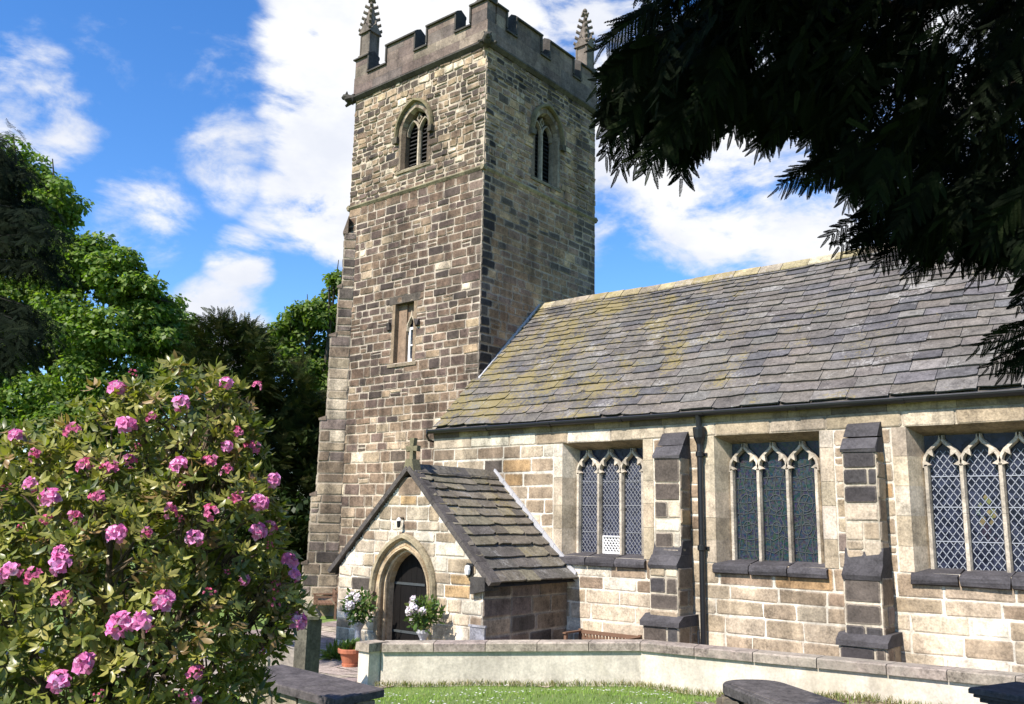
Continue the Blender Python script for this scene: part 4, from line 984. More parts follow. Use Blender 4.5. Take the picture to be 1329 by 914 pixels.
def broad_tree(name, label, blobs, base, trunk_r, size, cols, wts, clumps, per, hfork=.45):
    t = thing(name, label, 'tree', base, 'trees behind the churchyard')
    P_ = []; ends = []
    for u, v, r, d in blobs:
        c = at(u, v, d); R = rpx(r, d); ends.append((c, R))
        for i in range(clumps):
            q = c + rnd_dirs(1)[0] * R * RNG.uniform(.35, .95) * np.array((1, 1, .85))
            rr = RNG.uniform(.30, .52) * R * .9 + .12
            P_.append(blob_leaves(q, rr, int(per * (rr / .8) ** 1.6) + 12, size, cols, wts, .6, .7))
    mbt = MB(); top = np.mean([e[0] for e in ends], 0); b = np.array(base, float); fk = b + (top - b) * hfork + np.array((0, 0, .5)); fk[:2] = b[:2] + (top[:2] - b[:2]) * .25
    mbt.tube([b - (0, 0, .2), b + (0, 0, .4), (b + fk) / 2 + (.1, .05, 0), fk], [trunk_r * 1.35, trunk_r, trunk_r * .85, trunk_r * .7], 10, (.09, .075, .055)); part(mbt, 'trunk', M['bark'], t)
    lm = MB()
    for c, R in ends:
        m_ = (fk + c) / 2 + RNG.normal(size=3) * R * .15 + (0, 0, R * .1); lm.tube([fk, m_, c, c + (c - m_) * .3], [trunk_r * .5, trunk_r * .3, trunk_r * .13, .02], 6, (.08, .068, .05))
        for k in range(4):
            e = c + rnd_dirs(1)[0] * R * .8; lm.tube([m_ + (c - m_) * RNG.uniform(.3, .9), (c + e) / 2, e], [trunk_r * .14, .04, .012], 5, (.08, .068, .05))
    part(lm, 'limbs', M['bark'], t)
    leafy('crown', P_, M['leaf'], t, base); return t

GRN = [(.135, .21, .034), (.105, .175, .028), (.18, .26, .05), (.075, .13, .024), (.22, .28, .06)]
b0 = at(110, 600, 34); b0[2] = ground_z(b0[0], b0[1])
broad_tree('sycamore_tree', 'tall bright green broadleaf tree at the left behind the rhododendron', [(25, 235, 62, 33), (72, 258, 42, 32.5), (-40, 300, 80, 33), (40, 330, 75, 33), (100, 345, 52, 32), (155, 362, 46, 32), (192, 385, 40, 32),
    (-40, 430, 100, 33), (50, 430, 90, 32), (130, 440, 66, 31.5), (200, 440, 46, 32), (228, 450, 34, 33), (20, 540, 95, 31.5), (120, 530, 80, 31), (195, 510, 55, 31.5), (60, 640, 95, 31.5), (170, 620, 80, 32), (-50, 620, 100, 32), (110, 720, 80, 32)],
    b0, .42, .20, GRN, (3, 3, 2.4, 1.2, 1.2), 17, 340)
b0 = at(415, 640, 44); b0[2] = ground_z(b0[0], b0[1])
broad_tree('ash_tree', 'light green broadleaf tree close behind the church tower', [(435, 372, 26, 44), (400, 410, 36, 44), (440, 430, 40, 45), (375, 425, 22, 44), (395, 470, 45, 44), (440, 500, 50, 44), (350, 460, 40, 46), (400, 560, 60, 44), (330, 520, 50, 46), (450, 600, 60, 44)],
    b0, .35, .26, [(.13, .19, .035), (.10, .155, .028), (.17, .23, .05), (.07, .115, .024)], (3, 2, 2, .8), 14, 210)
b0 = at(255, 620, 48); b0[2] = ground_z(b0[0], b0[1])
broad_tree('beech_tree', 'mid green tree far behind between the yew and the left tree', [(235, 425, 30, 48), (262, 455, 34, 48), (225, 480, 50, 48), (290, 500, 40, 48), (250, 560, 60, 48)], b0, .35, .26, GRN, (2, 3, 1, 2, .3), 10, 150)

# ---- needle twigs
def twig_template(n=13, L=1.0, w=.24, nl=.20, nw=.034, spread=.9, curve=-.10):
    """flat two-ranked twig along +X, side Y, up Z, drooping by curve; quads (k,4,3)"""
    Q = []
    for i in range(n):
        f = (i + .6) / n; x = f * L; z = curve * f * f * L; l_ = nl * (1 - .55 * f ** 3) * random.uniform(.85, 1.1)
        for s in (-1, 1):
            d = np.array((math.cos(spread), s * math.sin(spread), random.uniform(-.12, .1))); b = np.array((x, 0, z)); pn = np.array((-s * math.sin(spread) , math.cos(spread), 0)) * nw * .5
            Q.append([b - pn * .5, b + d * l_ * .5 - pn, b + d * l_, b + d * l_ * .5 + pn])
    for i in range(4):      # stalk
        f0, f1 = i / 4, (i + 1) / 4; hw = .012
        Q.append([(f0 * L, -hw, curve * f0 * f0 * L), (f1 * L, -hw, curve * f1 * f1 * L), (f1 * L, hw, curve * f1 * f1 * L), (f0 * L, hw, curve * f0 * f0 * L)])
    d = np.array((1.0, 0, -.1)); b = np.array((L, 0, curve * L)); Q.append([b, b + d * nl * .4 + (0, nw * .5, 0), b + d * nl * .8, b + d * nl * .4 - (0, nw * .5, 0)])
    return np.array(Q, float)
TWIGS = [twig_template(n=13, nw=.085, nl=.19, curve=c_) for c_ in (-.05, -.12, -.22, .05)]
def put_twigs(P, D, S, sc_, cols, wts, temps=None):
    temps = temps or TWIGS; out = []; U = np.cross(D, S); which = RNG.integers(0, len(temps), len(P))
    for k, T in enumerate(temps):
        i = np.where(which == k)[0]
        if not len(i): continue
        s = np.asarray(sc_)[i][:, None, None, None]
        V = P[i][:, None, None, :] + s * (T[None, :, :, 0:1] * D[i][:, None, None, :] + T[None, :, :, 1:2] * S[i][:, None, None, :] + T[None, :, :, 2:3] * U[i][:, None, None, :])
        V = V.reshape(-1, 3); n = len(V) // 4; c = np.repeat(colours(len(i), cols, wts, .25), len(T), axis=0)
        out.append((V, np.arange(n * 4).reshape(-1, 4), c))
    return out
def spray(O, A, Lx, nt, tl, droop):
    """arrays for one drooping spray: twigs alternate left and right along a curved axis; returns P,D,S,scale"""
    A = unit(np.array(A, float)); s = unit(np.cross(A, (0, 0, 1.)) + RNG.normal(size=3) * .25); P = []; D = []; S = []; Z = []
    for i in range(nt):
        f = (i + 1) / nt; ax = unit(A + np.array((0, 0, -droop * f))); p = np.array(O) + A * Lx * f + np.array((0, 0, -droop * .5 * f * f * Lx))
        sg = 1 if i % 2 else -1
        d = unit(ax * .75 + s * sg * (.75 if i < nt - 1 else 0) + np.array((0, 0, -.25)) + RNG.normal(size=3) * .12)
        P.append(p); D.append(d); S.append(unit(np.cross(np.cross(d, s * sg + RNG.normal(size=3) * .2), d))); Z.append(tl * (1.1 - .5 * f) * random.uniform(.8, 1.2))
    return P, D, S, Z
def gather(sprays):
    P, D, S, Z = [], [], [], []
    for a in sprays: P += a[0]; D += a[1]; S += a[2]; Z += a[3]
    return np.array(P), np.array(D), np.array(S), np.array(Z)

# ---- dark yew between the left tree and the tower
b0 = at(330, 640, 30); b0[2] = ground_z(b0[0], b0[1])
t = thing('yew_tree', 'dark olive yew with feathery upswept sprays beside the tower', 'tree', b0, 'trees behind the churchyard')
sp = []
for u, v, r, d in [(285, 440, 22, 30), (318, 450, 24, 30), (265, 480, 36, 30), (325, 490, 45, 30), (375, 520, 42, 30), (290, 550, 60, 29.5), (370, 590, 55, 30), (400, 640, 40, 30), (310, 640, 75, 29.5), (380, 690, 50, 29.5), (240, 620, 70, 30), (340, 720, 70, 29.5), (402, 565, 42, 30.5), (408, 620, 40, 31), (402, 700, 42, 30.5), (385, 745, 50, 30), (345, 560, 60, 30.5), (350, 640, 70, 30.5)]:
    c = at(u, v, d); R = rpx(r, d)
    for k in range(int(22 + 58 * R)):
        o_ = c + rnd_dirs(1)[0] * R * RNG.uniform(.2, .9); a = unit((o_ - c) / R * .8 + np.array((0, 0, .75)) + CR * RNG.normal() * .3)
        sp.append(spray(o_, a, RNG.uniform(.6, 1.2), 9, .42, .5))
P, D, S, Z = gather(sp)
leafy('crown', put_twigs(P, D, S, Z, [(.032, .045, .014), (.05, .055, .018), (.022, .034, .012), (.075, .07, .025)], (3, 2, 2, .6), [twig_template(6, nl=.34, nw=.12, curve=-.12), twig_template(6, nl=.3, nw=.12, curve=.05)]), M['needle'], t, b0)
mb = MB(); mb.tube([b0 - (0, 0, .2), b0 + (0, 0, 1.5), b0 + (.2, .1, 4.5), b0 + (0, 0, 7)], [.45, .35, .22, .06], 9, (.08, .05, .035)); part(mb, 'trunk', M['bark'], t)

# ---- dark drooping conifer at the far left, nearer than the other trees
b0 = at(-160, 640, 15); b0[2] = ground_z(b0[0], b0[1])
t = thing('conifer_tree', 'nearly black conifer with drooping sprays at the left edge', 'tree', b0, 'trees behind the churchyard')
sp = []; lm = MB()
for i in range(46):
    v0 = RNG.uniform(120, 430); reach = np.interp(v0, [120, 200, 250, 300, 350, 430], [15, 40, 75, 95, 78, 30]) + RNG.uniform(-45, 5)
    e = at(reach, v0 + 45, 14.5 + RNG.uniform(-1, 1)); o_ = np.array((b0[0], b0[1], e[2] + RNG.uniform(.3, 1.0))); a = e - o_; L_ = np.linalg.norm(a)
    lm.tube([o_, o_ + a * .5 + (0, 0, .12), o_ + a * .92], [.04, .018, .004], 5, (.012, .010, .008))
    for f in np.linspace(.3, 1.0, 15):
        p_ = o_ + a * f + (0, 0, .12 * (1 - abs(2 * f - 1)))
        for sg in (-1, 1): sp.append(spray(p_, unit(a / L_ + CF * sg * .6 + RNG.normal(size=3) * .25 + np.array((0, 0, -.25))), RNG.uniform(.3, .6), 6, .26, .9))
P, D, S, Z = gather(sp)
leafy('crown', put_twigs(P, D, S, Z, [(.007, .012, .006), (.012, .018, .008)], (3, 1), [twig_template(8, nl=.26, nw=.07, curve=-.2)]), M['needle'], t, b0)
part(lm, 'limbs', M['bark'], t); mb = MB(); mb.tube([b0 - (0, 0, .2), b0 + (0, 0, 4), b0 + (0, 0, 9)], [.4, .3, .08], 9, (.06, .045, .035)); part(mb, 'trunk', M['bark'], t)

# ---- shaded undergrowth below the trees
P_ = []
for i in range(230):
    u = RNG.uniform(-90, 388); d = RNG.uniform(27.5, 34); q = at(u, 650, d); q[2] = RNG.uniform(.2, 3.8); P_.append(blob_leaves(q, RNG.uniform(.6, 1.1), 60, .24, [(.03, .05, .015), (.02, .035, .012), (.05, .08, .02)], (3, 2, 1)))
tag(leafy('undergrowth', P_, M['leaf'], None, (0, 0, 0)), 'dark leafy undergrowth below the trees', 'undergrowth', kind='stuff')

# ------------------------------------------------------------------ RHODODENDRON
LUMPS = [(235, 562, 88, 7.0), (150, 604, 95, 6.8), (60, 655, 100, 6.6), (-30, 690, 120, 6.5), (292, 596, 54, 7.1), (262, 680, 96, 6.7), (140, 740, 130, 6.3), (310, 712, 64, 6.8), (20, 800, 130, 6.2), (205, 832, 112, 6.2),
         (318, 800, 62, 6.7), (262, 905, 80, 6.3), (100, 930, 120, 6.0), (-110, 780, 140, 6.5), (352, 768, 40, 6.8), (290, 535, 40, 7.1), (180, 535, 40, 7.0), (360, 800, 30, 6.7)]
LC = np.array([at(u, v, d) for u, v, r, d in LUMPS]); LR = np.array([rpx(r, d) for u, v, r, d in LUMPS])
b0 = at(150, 760, 6.9); b0[2] = ground_z(b0[0], b0[1])
rh = thing('rhododendron_bush', 'large rhododendron bush covered in pink flower trusses at the left', 'bush', b0)
WP_, WA = [], []
for c, r in zip(LC, LR):
    n = int(190 * 4 * math.pi * r * r * .62); d = rnd_dirs(n); rad = r * np.where(RNG.random(n) < .72, RNG.uniform(.86, 1.08, n), RNG.uniform(.5, .86, n)); p = c + d * rad[:, None]
    inside = np.zeros(n, bool)
    for c2, r2 in zip(LC, LR):
        if c2 is not c: inside |= np.linalg.norm(p - c2, axis=1) < r2 * .70
    keep = ~inside & (p[:, 2] > ground_z(c[0], c[1]) + .1); p, d = p[keep], d[keep]
    lump = np.sin(p[:, 0] * 9 + 1) * np.sin(p[:, 1] * 9) * np.sin(p[:, 2] * 9 + 2); keep = lump > -.42; p, d = p[keep], d[keep]
    p = p + rnd_dirs(len(p)) * .05; WP_.append(p); WA.append(unit(d * .7 + np.array((0, 0, .55)) + RNG.normal(size=p.shape) * .25))
WP_ = np.concatenate(WP_); WA = np.concatenate(WA); nw_ = len(WP_)
NL = 8
ax = np.repeat(WA, NL, 0); ref = unit(np.cross(ax, np.array((.31, .52, .79)))); bi = np.cross(ax, ref)
ph = np.tile(np.arange(NL) * 2 * math.pi / NL, nw_) + np.repeat(RNG.uniform(0, 6, nw_), NL) + RNG.normal(size=nw_ * NL) * .2
el = np.repeat(RNG.uniform(-.6, .6, nw_), NL) + RNG.normal(size=nw_ * NL) * .32
rad_ = ref * np.cos(ph)[:, None] + bi * np.sin(ph)[:, None]
D = unit(rad_ * np.cos(el)[:, None] + ax * np.sin(el)[:, None]); S = unit(np.cross(D, ax + RNG.normal(size=ax.shape) * .25)); L = RNG.uniform(.05, .105, nw_ * NL)
P = np.repeat(WP_, NL, 0) + ax * RNG.uniform(-.02, .01, (nw_ * NL, 1)) + D * .008
V, F = leaf_long(P, D, S, L, L * .38, .38)
wc = colours(nw_, [(.23, .23, .05), (.165, .185, .038), (.32, .30, .085), (.09, .115, .028), (.27, .18, .08)], (3, 3, 2.6, 1.4, .9), .2)
C = np.repeat(np.repeat(wc, NL, 0) * RNG.uniform(.85, 1.15, (nw_ * NL, 1)), 4, 0)
leafy('foliage', [(V, F, C)], M['rhodo'], rh, b0)
mb = MB()
for i in range(len(LC)):
    c = LC[i]; m_ = b0 + (c - b0) * .5 + RNG.normal(size=3) * .12; mb.tube([b0 + RNG.normal(size=3) * (.08, .08, 0) - (0, 0, .05), m_, c], [.04, .028, .015], 6, (.11, .08, .06))
    for k in range(16):
        e = c + rnd_dirs(1)[0] * LR[i] * .95; mb.tube([m_ + (c - m_) * RNG.uniform(.3, 1), (c + e) / 2 + RNG.normal(size=3) * .04, e], [.012, .008, .004], 5, (.12, .09, .06))
part(mb, 'stems', M['bark'], rh)
# flower trusses: dome of five-lobed florets
def truss_mesh(nf, cols, open_=1.0):
    Vs, Cs = [], []
    for i in range(nf):
        f = (i + .5) / nf; th = i * 2.39996; z = 1 - 1.0 * f; r = math.sqrt(max(0, 1 - z * z)); n = unit(np.array((r * math.cos(th), r * math.sin(th), z)) + RNG.normal(size=3) * .22)
        c = n * .052 * random.uniform(.75, 1.3); a = unit(np.cross(n, (.2, .3, .9))); b = np.cross(n, a); k = np.array(cols[i % len(cols)]) * random.uniform(.85, 1.15)
        for j in range(5):
            q = j * 2 * math.pi / 5 + i; d = a * math.cos(q) + b * math.sin(q); s = -a * math.sin(q) + b * math.cos(q); l_ = .043 * open_ * random.uniform(.7, 1.2)
            base = c - n * .012; tip = c + d * l_ + n * random.uniform(-.012, .022); m_ = c + d * l_ * .62 + n * .014
            Vs += [base, m_ + s * .019 * open_, tip, m_ - s * .019 * open_]; Cs.append(np.minimum(k * random.uniform(.9, 1.1), .85))
    V = np.array(Vs); return V, np.arange(len(V)).reshape(-1, 4), np.array(Cs)
PINK = [(.85, .33, .62), (.80, .24, .52), (.86, .52, .72), (.82, .28, .55)]
TR = [truss_mesh(13, PINK), truss_mesh(10, PINK, .9), truss_mesh(8, [(.68, .18, .36), (.76, .3, .48), (.62, .12, .26)], .75), truss_mesh(6, [(.62, .12, .24), (.7, .2, .34)], .5)]
protos = []
FL = [(292, 140, 1.15, 0), (455, 170, 1.05, 1), (313, 228, 1.2, 0), (187, 240, 1, 2), (42, 255, .85, 0), (213, 325, 1, 2), (275, 340, 1.1, 2), (450, 328, 1.05, 0), (130, 412, 1.15, 0), (80, 372, .9, 1), (290, 500, 1.1, 0), (155, 575, 1.25, 1), (155, 545, .8, 0), (640, 420, 1.15, 0),
      (637, 488, 1.05, 0), (667, 475, .9, 2), (677, 357, 1, 1), (625, 282, 1.1, 2), (560, 275, .8, 1), (718, 570, 1.15, 0), (730, 600, .9, 1), (735, 712, 1.15, 0), (408, 668, 1.2, 0), (307, 728, 1.4, 0), (358, 715, 1.15, 1), (222, 820, 1.2, 0), (150, 870, 1.2, 1), (155, 657, 1, 2),
      (40, 585, 1, 1), (92, 600, .95, 2), (190, 455, .8, 2), (120, 465, .8, 3), (245, 410, .9, 2), (420, 440, .9, 2), (442, 460, .6, 3), (525, 445, 1.1, 2), (590, 410, 1, 2), (562, 122, .9, 1), (638, 125, .7, 2), (525, 320, 1, 2), (567, 340, .8, 2), (320, 310, .9, 2), (585, 240, .8, 2),
      (600, 600, .8, 1), (690, 625, .7, 3), (490, 505, 1.05, 1), (680, 670, .8, 3), (245, 900, .6, 3), (335, 95, .6, 3), (480, 840, 1, 2), (520, 645, .7, 3), (383, 205, .7, 2), (5, 605, .8, 1), (485, 908, .7, 1), (460, 890, .7, 3), (365, 495, .7, 2), (668, 522, .6, 3), (650, 780, .5, 3), (20, 380, .6, 3), (90, 300, .8, 2), (340, 275, .5, 3), (455, 375, .5, 3), (60, 480, .5, 3), (560, 595, .5, 3)]
for i, (zu, zv, s, k) in enumerate(FL):
    u, v = zu / 1.9286, 440 + zv / 1.9286; d = CF + CR * ((u - 664.5) / FPX) - CU * ((v - 457) / FPX); best = None
    for c, r in zip(LC, LR):       # nearest point of the bush along this direction
        oc = CC - c; a_ = d @ d; b_ = 2 * oc @ d; cc_ = oc @ oc - (r * 1.02) ** 2; dis = b_ * b_ - 4 * a_ * cc_
        if dis > 0:
            tt = (-b_ - math.sqrt(dis)) / (2 * a_)
            if best is None or tt < best[0]: best = (tt, c)
    if best is None:
        j = int(np.argmin(np.linalg.norm(LC - at(u, v, 6.8), axis=1))); best = (6.75, LC[j])
    p = CC + d * best[0]; n = unit(unit(p - best[1]) * .8 + np.array((0, 0, .5)))
    V, F, C = TR[k]
    if k >= len(protos) or protos[k] is None:
        while len(protos) <= k: protos.append(None)
        protos[k] = mesh_obj('flower_truss', V, F, C, M['petal']); o = protos[k]
    else:
        o = protos[k].copy(); COL.objects.link(o)
    o.parent = rh; o.location = Vector(p - b0 + n * .03); o.rotation_mode = 'QUATERNION'; o.rotation_quaternion = Vector(n).to_track_quat('Z', 'Y') @ Matrix.Rotation(i * 1.7, 4, 'Z').to_quaternion(); o.scale = (s * .84,) * 3

# ------------------------------------------------------------------ OVERHANGING YEW (top right)
YB = np.array((18.3, -15.0)); yb = np.array((YB[0], YB[1], ground_z(*YB)))
yt = thing('overhanging_yew', 'near black yew boughs hanging over the nave roof from the right', 'tree', yb)
UB = [(765, 30), (780, 110), (800, 150), (830, 170), (860, 195), (885, 205), (902, 160), (940, 150), (985, 180), (1010, 172), (1035, 172), (1062, 195), (1090, 235), (1112, 285), (1150, 312), (1190, 335), (1230, 332), (1270, 340), (1300, 350), (1330, 372), (1400, 420), (1500, 500)]
ub = lambda u: float(np.interp(u, [q[0] for q in UB], [q[1] for q in UB]))
SKYGAP = [(1215, 52, 30), (1235, 95, 20), (1030, 205, 34), (1060, 190, 26), (1000, 190, 20), (815, 60, 22), (905, 140, 20), (1130, 290, 20), (1100, 245, 26), (1180, 330, 16)]
sp = []
FINE = [twig_template(n=15, nw=.085, nl=.15, w=.2, spread=.95, curve=c_) for c_ in (-.08, -.18, -.3, .02)]
fr_ = []
def comb(tip_u, tip_v, d, L_, left, nt=17, tl=.19):
    """one hanging frond: a drooping stalk with twigs set evenly along both sides like a comb"""
    tip = at(tip_u, tip_v, d); a = unit(-CR * left + np.array((0, 0, -.75)) + CF * RNG.normal() * .3); s_ = unit(np.cross(a, CF + RNG.normal(size=3) * .25)); P, D, S, Z = [], [], [], []; o = tip - a * L_
    for i in range(nt):
        f = (i + .7) / nt
        for sg in (-1, 1):
            if i == nt - 1 and sg < 0: continue
            dd = unit(a * .62 + s_ * sg * (.62 if i < nt - 1 else 0) + np.array((0, 0, -.42)) + RNG.normal(size=3) * .06)
            P.append(o + a * L_ * f + np.array((0, 0, .05 * L_ * math.sin(f * 3)))); D.append(dd); S.append(unit(np.cross(np.cross(dd, s_ * sg + RNG.normal(size=3) * .15), dd))); Z.append(tl * (1.0 - .5 * f) * random.uniform(.8, 1.15))
    fr_.append((P, D, S, Z))
def add_spray(u, v, d, L_, nt, tl, droop, left=.55):
    tip = at(u, v, d); a = unit(-CR * left * RNG.uniform(.3, 1.4) + np.array((0, 0, -1)) * RNG.uniform(.25, .9) + CF * RNG.normal() * .35)
    sp.append(spray(tip - a * L_ - np.array((0, 0, -droop * .5 * L_)), a, L_, nt, tl, droop))
n_ = 0
while n_ < 1000:
    u = RNG.uniform(785, 1480); v = RNG.uniform(-170, 1) if RNG.random() < .15 else RNG.uniform(-60, ub(u))
    if v > ub(u) - 42 or u < 812 + RNG.uniform(0, 30) or any((u - a) ** 2 + (v - b) ** 2 < r * r for a, b, r in SKYGAP): continue
    add_spray(u, v, RNG.uniform(3.9, 6.0), RNG.uniform(.25, .45), 13, .14, .5); n_ += 1
for i in range(330):        # deeper boughs behind, larger sprays
    u = RNG.uniform(820, 1520); v = RNG.uniform(-250, 1) if RNG.random() < .3 else RNG.uniform(-80, ub(u) - 45)
    if v > ub(u) - 45 or any((u - a) ** 2 + (v - b) ** 2 < (r + 14) ** 2 for a, b, r in SKYGAP): continue
    add_spray(u, v, RNG.uniform(5.5, 7.0), RNG.uniform(.35, .6), 12, .27, .5)
for i in range(170):        # fringe of hanging fronds
    u = RNG.uniform(785, 1400); comb(u, ub(u) + RNG.uniform(-45, 14), RNG.uniform(3.9, 5.2), RNG.uniform(.25, .42), RNG.uniform(.1, .7), 13, .15)
for u, v, l_, lf in [(787, 205, .45, .1), (803, 222, .45, .2), (826, 212, .4, .3), (843, 220, .38, .35), (884, 234, .5, .15), (862, 205, .4, .4), (781, 160, .4, .5), (778, 110, .4, .8), (784, 60, .35, .9), (800, 180, .45, .5), (815, 150, .4, .7), (872, 190, .4, .5), (905, 180, .35, .5), (950, 170, .3, .4), (985, 190, .35, .5), (1000, 185, .3, .6)]:
    comb(u, v, RNG.uniform(4.0, 4.6), l_, lf)
for u, v, l_, lf in [(1010, 244, .4, 1.6), (1022, 232, .4, 1.8), (1045, 245, .35, 1.2), (1075, 308, .45, 1.5), (1088, 322, .4, 1.2), (1110, 330, .4, .9), (1140, 345, .35, .8), (1120, 322, .4, 1.4), (1178, 362, .35, .5), (1195, 350, .3, .6), (1270, 452, .42, 1.6), (1282, 478, .4, 1.3), (1303, 486, .32, 1.0), (1325, 480, .32, .8), (1322, 400, .35, .6), (1240, 350, .35, .6), (1265, 362, .35, .6), (1050, 238, .35, 1.4)]:
    comb(u, v, RNG.uniform(4.2, 5.0), l_, lf, 14, .155)
# the shading crown above and behind, outside the picture
k = 0
while k < 420:
    c = np.array((RNG.uniform(11.2, 20), RNG.uniform(-20.5, -13.2), RNG.uniform(6.6, 9.4))); r = c - CC; z_ = r @ CF
    if z_ > 0 and 457 - FPX * (r @ CU) / z_ > -380 and abs(664.5 + FPX * (r @ CR) / z_ - 664.5) < 900: continue
    sp.append(spray(c, unit(RNG.normal(size=3) * (1, 1, .3) + np.array((0, 0, -.3))), RNG.uniform(.7, 1.1), 9, .48, .5)); k += 1
P, D, S, Z = gather(sp)
big = Z > .3
pr_ = put_twigs(P[~big], D[~big], S[~big], Z[~big], [(.005, .008, .004), (.007, .011, .005), (.012, .018, .007)], (3, 2, .4)) + put_twigs(P[big], D[big], S[big], Z[big], [(.008, .013, .006)], (1,), [twig_template(6, nl=.34, nw=.13, curve=-.12)])
P, D, S, Z = gather(fr_); pr_ += put_twigs(P, D, S, Z, [(.005, .008, .004), (.008, .013, .005), (.014, .02, .008)], (3, 2, .5), FINE)
leafy('foliage', pr_, M['needle'], yt, yb)
mb = MB(); mb.tube([yb - (0, 0, .2), yb + (0, 0, .5), yb + (-.2, .1, 3), yb + (-.5, .1, 6.5), yb + (-.8, -.2, 9)], [.75, .6, .5, .35, .1], 12, (.07, .045, .035)); part(mb, 'trunk', M['bark'], yt)
lm = MB(); LK = (.035, .026, .02)
for pts, r0 in (([(1500, -60, 5.2), (1300, -10, 5.1), (1080, 20, 4.9), (920, 30, 4.6), (820, 60, 4.3), (795, 120, 4.2)], .05), ([(1480, 40, 5.0), (1300, 120, 4.9), (1180, 190, 4.8), (1100, 250, 4.7)], .04), ([(1480, 200, 4.8), (1380, 260, 4.7), (1300, 330, 4.6), (1270, 350, 4.6)], .03), ([(1480, 330, 4.8), (1400, 380, 4.7), (1335, 430, 4.6), (1285, 455, 4.6)], .016), ([(1500, -200, 6), (1250, -90, 5.6), (1000, -60, 5.2), (860, 20, 4.8)], .05)):
    q = [yb + (-.4, .1, 5.2)] + [at(*p_) for p_ in pts]; lm.tube(q, list(np.linspace(r0 * 1.3, .006, len(q))), 7, LK)
for c in ((13, -17, 7.8), (12.5, -15, 7.6), (15, -18.5, 8), (14, -14.2, 8.3), (18.5, -18, 8)):
    lm.tube([yb + (-.5, .1, 6), (yb + (-.5, .1, 6) + np.array(c)) / 2 + (0, 0, .5), np.array(c)], [.2, .12, .03], 7, LK)
part(lm, 'limbs', M['bark'], yt)

# ------------------------------------------------------------------ GRASS, DAISIES, LITTER
def wall_y(x):
    for (x0, y0, *_), (x1, y1, *_) in zip(WP, WP[1:]):
        if x0 <= x <= x1: return y0 + (y1 - y0) * (x - x0) / (x1 - x0)
    return -6.6
gp = []
while len(gp) < 26000:
    x, y = RNG.uniform(-1, 13.5), RNG.uniform(-13.5, -3.6)
    if y > wall_y(x) - .17 or (x < 3.85 and y > -9.2 + .15 * x - .1): continue
    gp.append((x, y, ground_z(x, y)))
gp = np.array(gp); n = len(gp); a = RNG.uniform(0, 6.28, n); h = RNG.uniform(.03, .075, n)
D = unit(np.stack([np.cos(a) * .5, np.sin(a) * .5, np.ones(n)], 1)); S = np.stack([-np.sin(a), np.cos(a), np.zeros(n)], 1)
V, F = leaf_quads(gp, D, S, h, np.full(n, .010), .25)
P_ = [(V, F, colours(n, [(.22, .34, .055), (.18, .29, .045), (.29, .37, .09), (.28, .28, .11)], (3, 3, 1.5, .5)))]
gp = []         # longer unmown tufts along the foot of the wall
for i in range(2600):
    x = RNG.uniform(3.9, 13); y = wall_y(x) - .19 - abs(RNG.normal()) * .10; gp.append((x, y, ground_z(x, y)))
gp = np.array(gp); n = len(gp); a = RNG.uniform(0, 6.28, n); D = unit(np.stack([np.cos(a) * .6, np.sin(a) * .6, np.ones(n)], 1)); S = np.stack([-np.sin(a), np.cos(a), np.zeros(n)], 1)
V, F = leaf_quads(gp, D, S, RNG.uniform(.06, .17, n), np.full(n, .010), .3); P_.append((V, F, colours(n, [(.24, .22, .09), (.15, .19, .05), (.3, .25, .12)], (2, 2, 1))))
tag(leafy('grass', P_, M['grass'], None, (0, 0, 0)), 'sunlit mown grass in front of the low wall', 'grass', kind='stuff')
dp = []
while len(dp) < 520:
    x, y = RNG.uniform(3.5, 9.3), RNG.uniform(-9.5, -4)
    if y > wall_y(x) - .35 or math.sin(x * 2.3) * math.sin(y * 1.9 + 1) < -.2: continue
    dp.append((x, y, ground_z(x, y) + .06))
dp = np.array(dp); n = len(dp); a = RNG.uniform(0, 6.28, n); D = unit(np.stack([np.cos(a), np.sin(a), RNG.uniform(-.3, .3, n)], 1)); S = unit(np.cross(np.array((0, 0, 1.)), D))
V, F = leaf_quads(dp, D, S, np.full(n, .034), np.full(n, .034), 0); tag(leafy('daisies', [(V, F, np.tile((.78, .78, .74), (n, 1)))], M['petal'], None, (0, 0, 0)), 'white daisies scattered through the grass', 'daisies', kind='stuff')
gp = []
for i in range(3000):
    x = RNG.uniform(9.0, 13.5); y = wall_y(x) - .2 - RNG.random() * 3.0
    gp.append((x, y, ground_z(x, y) + .02))
gp = np.array(gp); n = len(gp); D = unit(RNG.normal(size=(n, 3)) * (1, 1, .35)); S = unit(np.cross(D, np.array((0, 0, 1.)) + RNG.normal(size=(n, 3)) * .3)); L = RNG.uniform(.03, .09, n)
V, F = leaf_quads(gp, D, S, L, L * .5, .2); tag(leafy('leaf_litter', [(V, F, colours(n, [(.20, .15, .09), (.13, .10, .065), (.28, .23, .15), (.10, .13, .04)], (3, 3, 2, 1.3)))], M['grass'], None, (0, 0, 0)), 'dry fallen leaves and stalks beside the graves', 'leaf litter', kind='stuff')
mb = MB(); N_ = 14
sv = [(9.2 + 5.3 * i / N_, wall_y(min(13.9, 9.2 + 5.3 * i / N_)) - .16 - 3.2 * j / N_) for j in range(N_ + 1) for i in range(N_ + 1)]
mb.add([(x + (.35 * math.sin(y * 5) if x < 9.3 else 0), y, ground_z(x, y) + .008) for x, y in sv], [(j * (N_ + 1) + i, j * (N_ + 1) + i + 1, (j + 1) * (N_ + 1) + i + 1, (j + 1) * (N_ + 1) + i) for j in range(N_) for i in range(N_)], (.19, .155, .11))
o = mb.build('bare_ground', M['bark']); o['kind'] = 'structure'

